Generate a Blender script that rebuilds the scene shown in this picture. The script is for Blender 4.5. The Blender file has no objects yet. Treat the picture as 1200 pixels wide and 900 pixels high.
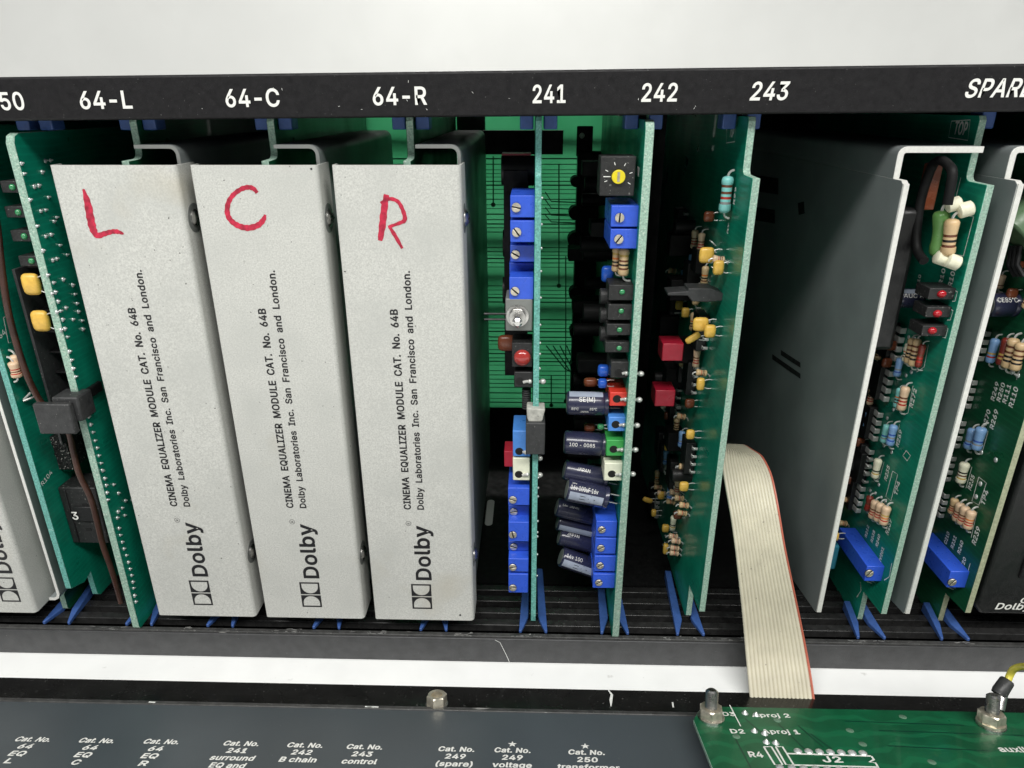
import bpy, math, random
from mathutils import Vector, Matrix
random.seed(7)
S = 0.001                      # everything below is written in millimetres
V = Vector
sc = bpy.context.scene

# ------------------------------------------------------------------ camera
PITCH, YAW, ROLL, FPX = math.radians(22.163), math.radians(1.702), math.radians(-0.16), 811.63
FW = V((-math.sin(YAW)*math.cos(PITCH), math.cos(YAW)*math.cos(PITCH), -math.sin(PITCH)))
R0 = V((math.cos(YAW), math.sin(YAW), 0)); U0 = R0.cross(FW)
RI = R0*math.cos(ROLL)+U0*math.sin(ROLL); UP = -R0*math.sin(ROLL)+U0*math.cos(ROLL)
CAM = V((0, -260, 0))
cd = bpy.data.cameras.new('camera'); cam = bpy.data.objects.new('camera', cd)
sc.collection.objects.link(cam); sc.camera = cam
cd.sensor_fit = 'HORIZONTAL'; cd.sensor_width = 36; cd.lens = FPX*36/1200
cd.clip_start = 0.01; cd.clip_end = 50
m = Matrix.Identity(4)
for i in range(3):
    m[i][0] = RI[i]; m[i][1] = UP[i]; m[i][2] = -FW[i]; m[i][3] = CAM[i]*S
cam.matrix_world = m

# ------------------------------------------------------------------ light
w = bpy.data.worlds.new('World'); sc.world = w; w.use_nodes = True
bg = w.node_tree.nodes['Background']; bg.inputs[0].default_value = (0.93, 0.97, 1.0, 1); bg.inputs[1].default_value = 0.18
def area(name, loc, target, size, power, col=(1, 1, 1), size_y=None):
    l = bpy.data.lights.new(name, 'AREA'); l.shape = 'RECTANGLE'; l.size = size; l.size_y = size_y or size; l.energy = power; l.color = col
    o = bpy.data.objects.new(name, l); sc.collection.objects.link(o); o.location = loc
    o.rotation_euler = (V(target)-V(loc)).to_track_quat('-Z', 'Y').to_euler()
area('ceiling_lamp', (0.0, -1.80, 2.35), (0, 0, -0.1), 4.8, 158, (1, 0.985, 0.95), 0.55)
area('backplane_fill_lamp', (-0.05, 0.80, 0.42), (-0.03, 0.18, -0.1), 0.4, 6.5, (1, 0.99, 0.96))  # added fill lamp close behind the rack, backlights the backplane
vs = sc.view_settings
sc.display_settings.display_device = 'sRGB'
vs.view_transform = 'Standard'; vs.look = 'None'; vs.exposure = 0.0; vs.gamma = 1
vs.use_curve_mapping = False
sc.cycles.max_bounces = 8; sc.cycles.transmission_bounces = 4; sc.cycles.use_denoising = True

# ------------------------------------------------------------------ helpers: points on the real planes of the rack
def ray(px, py): return FW + RI*((px-600)/FPX) + UP*((450-py)/FPX)
def at(px, py, X=None, Y=None, Z=None):
    d = ray(px, py)
    t = (X-CAM.x)/d.x if X is not None else (Y-CAM.y)/d.y if Y is not None else (Z-CAM.z)/d.z
    return CAM + d*t
TILT = math.radians(15)
DO = V((0, -15, -250)); DV = V((0, -math.cos(TILT), math.sin(TILT))); DN = V((0, math.sin(TILT), math.cos(TILT)))
def D(x, v, h): return DO + V((x, 0, 0)) + DV*v + DN*h      # the folded-down front panel's own coordinates
def dr(px, py, h=0):
    d = ray(px, py); t = ((DO+DN*h-CAM).dot(DN))/d.dot(DN); q = CAM+d*t
    return q.x, (q-DO).dot(DV)

# ------------------------------------------------------------------ materials
MATS = {}
def mat(name, col, rough=0.5, metal=0.0, var=0.0, vscale=300, bump=0.0, bscale=800, speck=None, coat=0.0, spec=0.5, dust=None, extra=None):
    if name in MATS: return MATS[name]
    m = bpy.data.materials.new(name); m.use_nodes = True; nt = m.node_tree; n = nt.nodes; L = nt.links
    b = n['Principled BSDF']; b.inputs['Roughness'].default_value = rough; b.inputs['Metallic'].default_value = metal
    b.inputs['Base Color'].default_value = (*col, 1); b.inputs['Coat Weight'].default_value = coat; b.inputs['Specular IOR Level'].default_value = spec
    tc = n.new('ShaderNodeTexCoord'); src = None
    def mix(a, bb, fac, blend='MIX'):
        x = n.new('ShaderNodeMix'); x.data_type = 'RGBA'; x.blend_type = blend
        for s, val in ((x.inputs[6], a), (x.inputs[7], bb), (x.inputs[0], fac)):
            if hasattr(val, 'links'): L.new(val, s)
            elif isinstance(val, (int, float)): s.default_value = val
            else: s.default_value = (*val, 1)
        return x.outputs[2]
    def noise(scale, detail=3, lo=0.3, hi=0.7, stretch=None):
        t = n.new('ShaderNodeTexNoise'); t.inputs['Scale'].default_value = scale; t.inputs['Detail'].default_value = detail
        if stretch:
            mp = n.new('ShaderNodeMapping'); mp.inputs['Scale'].default_value = stretch[:3]
            if len(stretch) > 3: mp.inputs['Rotation'].default_value = stretch[3:]
            L.new(tc.outputs['Object'], mp.inputs[0]); L.new(mp.outputs[0], t.inputs['Vector'])
        else: L.new(tc.outputs['Object'], t.inputs['Vector'])
        r = n.new('ShaderNodeMapRange'); r.inputs[1].default_value = lo; r.inputs[2].default_value = hi
        L.new(t.outputs[0], r.inputs[0]); return r.outputs[0]
    cur = col
    if var: cur = mix(tuple(c*(1-var) for c in col), tuple(min(1, c*(1+var)) for c in col), noise(vscale))
    if speck: # (colour, scale, threshold)
        cur = mix(cur, speck[0], noise(speck[1], 2, speck[2], speck[2]+0.05))
    if dust:
        for (c, scl, th, st) in dust: cur = mix(cur, c, noise(scl, 3, th, th+0.04, st))
    if extra: cur = extra(n, L, tc, mix, noise, cur)
    if hasattr(cur, 'links'): L.new(cur, b.inputs['Base Color'])
    if bump:
        t = n.new('ShaderNodeTexNoise'); t.inputs['Scale'].default_value = bscale; t.inputs['Detail'].default_value = 3
        L.new(tc.outputs['Object'], t.inputs['Vector'])
        bp = n.new('ShaderNodeBump'); bp.inputs['Strength'].default_value = bump; bp.inputs['Distance'].default_value = 0.0003
        L.new(t.outputs[0], bp.inputs['Height']); L.new(bp.outputs[0], b.inputs['Normal'])
        if True:
            r = n.new('ShaderNodeMapRange'); r.inputs[3].default_value = max(0, rough-0.1); r.inputs[4].default_value = min(1, rough+0.12)
            L.new(noise(vscale*0.6), r.inputs[0]); L.new(r.outputs[0], b.inputs['Roughness'])
    MATS[name] = m
    return m

def stain(n, L, tc, mix, noise, cur):
    c = mix(cur, (0.49, 0.50, 0.47), noise(45, 4, 0.45, 0.85)); c = mix(c, (0.50, 0.43, 0.29), noise(22, 3, 0.62, 1.05))
    return mix(c, (0.12, 0.12, 0.11), noise(620, 2, 0.735, 0.78))
cover_m = mat('cover_paint', (0.565, 0.57, 0.535), 0.42, 0.0, 0.16, 1700, 0.09, 2600, extra=stain)
white_m = mat('white_paint', (0.555, 0.56, 0.545), 0.6, 0, 0.03, 8, extra=lambda n, L, tc, mix, noise, cur: mix(cur, (0.535, 0.54, 0.525), noise(14, 4, 0.5, 0.8)))
table_m = mat('table_white', (0.86, 0.87, 0.86), 0.5, 0, 0.03, 60, extra=lambda n, L, tc, mix, noise, cur: mix(cur, (0.6, 0.6, 0.58), noise(190, 3, 0.70, 0.8)))
black_m = mat('black_paint', (0.009, 0.0085, 0.0095), 0.5, 0, 0.3, 500, 0.3, 2500, spec=0.28,
              dust=[((0.13, 0.13, 0.125), 1300, 0.70, None), ((0.24, 0.24, 0.23), 480, 0.755, (1, 1, 6, 0, 0.7, 0))])
lip_m = mat('worn_black_rail', (0.05, 0.05, 0.049), 0.38, 0.0, 0.35, 300, 0.3, 2000,
            dust=[((0.30, 0.295, 0.28), 240, 0.70, (0.35, 2, 1)), ((0.15, 0.15, 0.145), 1300, 0.66, None)])
railface_m = mat('dark_grey_rail', (0.052, 0.053, 0.055), 0.42, 0, 0.15, 200, 0.25, 2200,
                 dust=[((0.2, 0.2, 0.2), 1300, 0.735, None)])
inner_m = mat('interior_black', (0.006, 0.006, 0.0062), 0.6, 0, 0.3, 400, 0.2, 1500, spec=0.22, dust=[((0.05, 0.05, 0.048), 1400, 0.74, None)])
slat_m = mat('black_slat', (0.03, 0.03, 0.03), 0.3, 0.3, 0.3, 300, 0.2, 1500, dust=[((0.12, 0.12, 0.115), 900, 0.7, (0.4, 1, 1))])
panel_m = mat('slate_panel', (0.055, 0.067, 0.075), 0.42, 0.0, 0.16, 14, 0.15, 2600, spec=0.8,
              dust=[((0.22, 0.24, 0.25), 1100, 0.755, None)])
gloss_m = mat('gloss_black', (0.008, 0.008, 0.0075), 0.22, 0, 0.3, 100, 0.1, 1500, spec=0.35,
              dust=[((0.13, 0.13, 0.125), 900, 0.69, None), ((0.1, 0.1, 0.095), 260, 0.76, (5, 1, 1, 0, 0, 0.6))])
shield_m = mat('shield_metal', (0.24, 0.265, 0.265), 0.42, 0.25, 0.08, 60, 0.15, 3000, speck=((0.35, 0.37, 0.36), 520, 0.76))
shedge_m = mat('cut_edge_metal', (0.74, 0.74, 0.70), 0.38, 0.15, 0.06, 900, 0.15, 1500)
dull_m = mat('dull_sheet', (0.22, 0.23, 0.22), 0.45, 0.25, 0.1, 120, 0.1, 2000)

def boardmat(name, col, bright=1.5, edge=False):
    def ex(n, L, tc, mix, noise, cur):
        # copper runs showing faintly through the solder mask
        wv = n.new('ShaderNodeTexWave'); wv.wave_type = 'BANDS'; wv.bands_direction = 'Z'
        wv.inputs['Scale'].default_value = 130; wv.inputs['Distortion'].default_value = 5.5; wv.inputs['Detail'].default_value = 0.5
        wv.inputs['Detail Scale'].default_value = 0.6
        mp = n.new('ShaderNodeMapping'); mp.inputs['Scale'].default_value = (1, 0.35, 1)
        L.new(tc.outputs['Object'], mp.inputs[0]); L.new(mp.outputs[0], wv.inputs[0])
        r = n.new('ShaderNodeMapRange'); r.inputs[1].default_value = 0.75; r.inputs[2].default_value = 0.85; r.inputs[4].default_value = 0.45
        L.new(wv.outputs[1], r.inputs[0])
        return mix(cur, tuple(min(1, c*bright) for c in col), r.outputs[0])
    return mat(name, col, 0.36, 0, 0.2, 90, 0.12, 900, coat=0.14, extra=ex)
pcb_m = boardmat('green_board', (0.004, 0.20, 0.125), 1.35)
pcbd_m = boardmat('dark_green_board', (0.006, 0.085, 0.036), 1.5)
pcbp_m = boardmat('panel_board_green', (0.006, 0.095, 0.038), 1.7)
edge_m = mat('board_edge', (0.27, 0.41, 0.33), 0.55, 0, 0.3, 1400, 0.4, 1800, speck=((0.46, 0.56, 0.47), 1300, 0.60))
edget_m = mat('board_edge_teal', (0.13, 0.38, 0.33), 0.5, 0, 0.35, 1400, 0.4, 1800, speck=((0.3, 0.55, 0.48), 900, 0.68))
edgey_m = mat('board_edge_olive', (0.36, 0.38, 0.25), 0.55, 0, 0.2, 900, 0.4, 1800)

def plast(name, col, rough=0.35, var=0.06, bump=0.06): return mat(name, col, rough, 0, var, 500, bump, 1200)
blue_m = plast('trimmer_blue', (0.030, 0.100, 0.62), 0.33)
guide_m = plast('guide_blue', (0.040, 0.095, 0.29), 0.4, 0.1)
bp_m = plast('black_plastic', (0.009, 0.009, 0.0095), 0.42, 0.2, 0.3)
gp_m = mat('grey_plastic', (0.034, 0.035, 0.036), 0.5, 0, 0.2, 500, 0.3, 1200, speck=((0.2, 0.2, 0.19), 1200, 0.70))
led_m = mat('dusty_housing', (0.016, 0.0165, 0.0165), 0.5, 0, 0.3, 900, 0.4, 1200, speck=((0.16, 0.16, 0.15), 1000, 0.66))
red_m = plast('test_red', (0.62, 0.035, 0.02)); tblue_m = plast('test_blue', (0.07, 0.25, 0.68))
tgreen_m = plast('test_green', (0.04, 0.34, 0.07)); twhite_m = plast('test_white', (0.74, 0.76, 0.60))
relay_m = plast('relay_red', (0.42, 0.012, 0.035)); hole_m = plast('hole_dark', (0.004, 0.004, 0.004), 0.7)
metal_m = mat('bright_metal', (0.75, 0.74, 0.72), 0.25, 1.0, 0.08, 600, 0.2, 900)
steel_m = mat('steel', (0.55, 0.54, 0.52), 0.3, 1.0, 0.12, 500, 0.2, 900)
brass_m = mat('nickel_brass', (0.66, 0.61, 0.50), 0.38, 0.85, 0.2, 500, 0.3, 700)
solder_m = mat('solder', (0.72, 0.74, 0.73), 0.28, 0.6)
wire_m = mat('tin_wire', (0.62, 0.62, 0.59), 0.32, 0.45)
yel_m = plast('capacitor_yellow', (0.76, 0.47, 0.085), 0.35, 0.12, 0.15)
brown_m = plast('brown_dip', (0.16, 0.045, 0.02), 0.25)
bcap_m = plast('blue_dip', (0.02, 0.10, 0.50), 0.25)
navy_m = mat('navy_sleeve', (0.022, 0.024, 0.055), 0.28, 0, 0.1, 200, 0.08, 900, coat=0.4)
sleeve_m = mat('grey_sleeve', (0.30, 0.34, 0.42), 0.35, 0, 0.1, 300, 0.1, 900)
ink_m = mat('black_ink', (0.012, 0.012, 0.014), 0.5, 0, 0.2, 900)
wink_m = mat('white_ink', (0.80, 0.80, 0.76), 0.5, 0, 0.05, 900)
silk_m = mat('silkscreen_white', (0.86, 0.88, 0.84), 0.5, 0, 0.15, 900)
mark_m = mat('marker_red', (0.46, 0.016, 0.05), 0.45, 0, 0.42, 520)
tan_m = plast('resistor_tan', (0.62, 0.44, 0.24), 0.35); cream_m = plast('ceramic_cream', (0.78, 0.76, 0.58), 0.5, 0.1, 0.3)
peach_m = plast('resistor_peach', (0.70, 0.50, 0.33), 0.3); cyan_m = plast('resistor_cyan', (0.22, 0.58, 0.55), 0.3)
lblue_m = plast('resistor_blue', (0.20, 0.36, 0.62), 0.3); green_m = plast('resistor_green', (0.11, 0.26, 0.07), 0.35)
maroon_m = plast('resistor_maroon', (0.20, 0.03, 0.02), 0.3)
band = {k: plast('band_'+k, c, 0.3) for k, c in dict(black=(0.012, .01, .01), red=(.42, .03, .02), brown=(.14, .045, .02), gold=(.55, .36, .09), orange=(.7, .18, .03), yellow=(.75, .55, .05), blue=(.03, .09, .4), grey=(.25, .25, .25)).items()}
def lens(name, col): 
    m = mat(name, col, 0.12, 0, 0.1, 400, 0.02, 300, coat=0.6)
    b = m.node_tree.nodes['Principled BSDF']; b.inputs['Subsurface Weight'].default_value = 0.2; b.inputs['Subsurface Scale'].default_value = 0.001
    return m
lensr_m = lens('lens_red', (0.36, 0.035, 0.03)); lensb_m = lens('lens_bright_red', (0.40, 0.012, 0.02)); lensb_m.node_tree.nodes['Principled BSDF'].inputs['Coat Weight'].default_value = 0.1; lensb_m.node_tree.nodes['Principled BSDF'].inputs['Roughness'].default_value = 0.3; lensg_m = lens('lens_green', (0.04, 0.26, 0.10))
ribbon_m = mat('ribbon_grey', (0.60, 0.565, 0.44), 0.42, 0, 0.07, 120, 0.1, 1500, speck=((0.25, 0.22, 0.17), 420, 0.71))
ribred_m = plast('ribbon_red', (0.48, 0.13, 0.085)); ywire_m = plast('wire_yellow', (0.80, 0.70, 0.10))
bwire_m = mat('brown_wire', (0.05, 0.019, 0.012), 0.35, 0, 0.35, 160, 0.2, 500)
trace_m = mat('trace_dark', (0.004, 0.035, 0.02), 0.5)
spark_m = mat('sparkle_black', (0.02, 0.02, 0.02), 0.4, 0, 0.3, 900, 0.8, 900, speck=((0.5, 0.48, 0.45), 1200, 0.62))  # pale specks painted in as glints on the solder mass
def translucent(nm='backplane_green', c0=(0.13, 0.40, 0.25, 1), c1=(0.24, 0.54, 0.37, 1)):
    m = bpy.data.materials.new(nm); m.use_nodes = True; n = m.node_tree.nodes; L = m.node_tree.links
    b = n['Principled BSDF']; b.inputs['Base Color'].default_value = (0.02, 0.20, 0.09, 1); b.inputs['Roughness'].default_value = 0.4
    t = n.new('ShaderNodeBsdfTranslucent'); x = n.new('ShaderNodeMixShader'); x.inputs[0].default_value = 0.8
    no = n.new('ShaderNodeTexNoise'); no.inputs['Scale'].default_value = 40; tc = n.new('ShaderNodeTexCoord'); L.new(tc.outputs['Object'], no.inputs[0])
    cr = n.new('ShaderNodeValToRGB'); cr.color_ramp.elements[0].color = c0; cr.color_ramp.elements[1].color = c1
    L.new(no.outputs[0], cr.inputs[0]); L.new(cr.outputs[0], t.inputs[0])
    L.new(b.outputs[0], x.inputs[1]); L.new(t.outputs[0], x.inputs[2]); L.new(x.outputs[0], n['Material Output'].inputs[0])
    return m
backpl_m = translucent()
trb_m = plast('backplane_trace', (0.012, 0.11, 0.055), .5)

# ------------------------------------------------------------------ mesh building
class MB:
    def __init__(s): s.v = []; s.f = []; s.mi = []; s.k = 0
    def mat(s, k): s.k = k; return s
    def add(s, vs, fs, ks=None):
        o = len(s.v); s.v += [V(p) for p in vs]
        for i, f in enumerate(fs): s.f.append(tuple(o+j for j in f)); s.mi.append(s.k if ks is None else ks[i])
        return s
    def hexa(s, x0, x1, y0, y1, z0, z1, fn=None):
        p = [V((x, y, z)) for z in (z0, z1) for y in (y0, y1) for x in (x0, x1)]
        if fn: p = [fn(*q) for q in p]
        return s.add(p, [(0, 2, 3, 1), (4, 5, 7, 6), (0, 1, 5, 4), (2, 6, 7, 3), (0, 4, 6, 2), (1, 3, 7, 5)])
    def prism(s, poly, fn, a, b, sidek=None):
        n = len(poly); p = [fn(u, v, a) for u, v in poly]+[fn(u, v, b) for u, v in poly]
        fs = [tuple(range(n))[::-1], tuple(range(n, 2*n))]; ks = [s.k, s.k]
        for i in range(n):
            j = (i+1) % n; fs.append((i, j, n+j, n+i)); ks.append(s.k if sidek is None else sidek)
        return s.add(p, fs, ks)
    def frame(s, ax):
        ax = V(ax).normalized(); a = V((0, 0, 1)) if abs(ax.z) < 0.9 else V((0, 1, 0))
        u = ax.cross(a).normalized(); return ax, u, ax.cross(u)
    def lathe(s, p0, ax, prof, n=16, ks=None):
        ax, u, w = s.frame(ax); p0 = V(p0); vs = []; fs = []; kk = []
        for (t, r) in prof:
            for i in range(n):
                a = 2*math.pi*i/n; vs.append(p0+ax*t+(u*math.cos(a)+w*math.sin(a))*r)
        for q in range(len(prof)-1):
            for i in range(n):
                j = (i+1) % n; fs.append((q*n+i, q*n+j, (q+1)*n+j, (q+1)*n+i)); kk.append(s.k if ks is None else ks[q])
        fs.append(tuple(range(n))[::-1]); kk.append(s.k if ks is None else ks[0])
        fs.append(tuple((len(prof)-1)*n+i for i in range(n))); kk.append(s.k if ks is None else ks[-1])
        return s.add(vs, fs, kk)
    def cyl(s, p0, p1, r, n=16, r1=None):
        d = V(p1)-V(p0); return s.lathe(p0, d, [(0, r), (d.length, r if r1 is None else r1)], n)
    def ball(s, c, r, sc3=(1, 1, 1), n=12, m=7):
        vs = []; fs = []
        for i in range(m+1):
            t = math.pi*i/m
            for j in range(n):
                a = 2*math.pi*j/n; vs.append(V(c)+V((r*sc3[0]*math.sin(t)*math.cos(a), r*sc3[1]*math.sin(t)*math.sin(a), r*sc3[2]*math.cos(t))))
        for i in range(m):
            for j in range(n):
                k = (j+1) % n; fs.append((i*n+j, (i+1)*n+j, (i+1)*n+k, i*n+k))
        return s.add(vs, fs)
    def tube(s, path, r, n=8, flat=None):
        path = [V(p) for p in path]; vs = []; fs = []; prev = None
        for i, p in enumerate(path):
            t = (path[min(i+1, len(path)-1)]-path[max(i-1, 0)]).normalized()
            if prev is None:
                a = V((0, 0, 1)) if abs(t.z) < 0.9 else V((0, 1, 0)); u = t.cross(a).normalized()
            else: u = (prev-t*prev.dot(t)).normalized()
            prev = u; w_ = t.cross(u)
            for k in range(n):
                a = 2*math.pi*k/n; vs.append(p+(u*math.cos(a)+w_*math.sin(a))*r)
        for i in range(len(path)-1):
            for k in range(n):
                j = (k+1) % n; fs.append((i*n+k, i*n+j, (i+1)*n+j, (i+1)*n+k))
        fs += [tuple(range(n))[::-1], tuple((len(path)-1)*n+k for k in range(n))]
        return s.add(vs, fs)
    def strip(s, pts, width, nrm, lift=0.0):           # flat inked line lying on a surface
        nrm = V(nrm).normalized(); pts = [V(p)+nrm*lift for p in pts]; ws = width if isinstance(width, (list, tuple)) else [width]*len(pts)
        L_ = []; R_ = []
        for i, p in enumerate(pts):
            t = (pts[min(i+1, len(pts)-1)]-pts[max(i-1, 0)]).normalized(); q = nrm.cross(t)*ws[i]/2
            L_.append(p+q); R_.append(p-q)
        n = len(pts); return s.add(L_+R_, [(i, i+1, n+i+1, n+i) for i in range(n-1)])
    def build(s, name, mats, parent=None, origin=None, bevel=0.0, smooth=40, seg=2):
        o0 = origin if origin is not None else (V(parent['_o']) if parent is not None and '_o' in parent else V((0, 0, 0)))
        me = bpy.data.meshes.new(name); me.from_pydata([((p-o0)*S)[:] for p in s.v], [], s.f)
        if not isinstance(mats, (list, tuple)): mats = [mats]
        for m_ in mats: me.materials.append(m_)
        me.polygons.foreach_set('material_index', s.mi); me.update()
        import bmesh
        bm = bmesh.new(); bm.from_mesh(me); bmesh.ops.recalc_face_normals(bm, faces=bm.faces); bm.to_mesh(me); bm.free()
        if smooth: me.shade_smooth(); me.set_sharp_from_angle(angle=math.radians(smooth))
        o = bpy.data.objects.new(name, me); sc.collection.objects.link(o)
        if parent is not None:
            o.parent = parent; o['_o'] = tuple(o0)
            if origin is not None: o.location = (o0-V(parent['_o']))*S
        else: o.location = o0*S
        if bevel:
            b = o.modifiers.new('bevel', 'BEVEL'); b.width = bevel*S; b.segments = seg; b.limit_method = 'ANGLE'; b.angle_limit = math.radians(50)
        return o
def thing(name, label, cat, base, group=None):
    o = bpy.data.objects.new(name, None); sc.collection.objects.link(o); o.location = V(base)*S; o.empty_display_size = 0.01
    o['_o'] = tuple(base); o['label'] = label; o['category'] = cat
    if group: o['group'] = group
    return o
def struct(o): o['kind'] = 'structure'; return o
def stuff(o): o['kind'] = 'stuff'; return o

CAPH = 0.729
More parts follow.
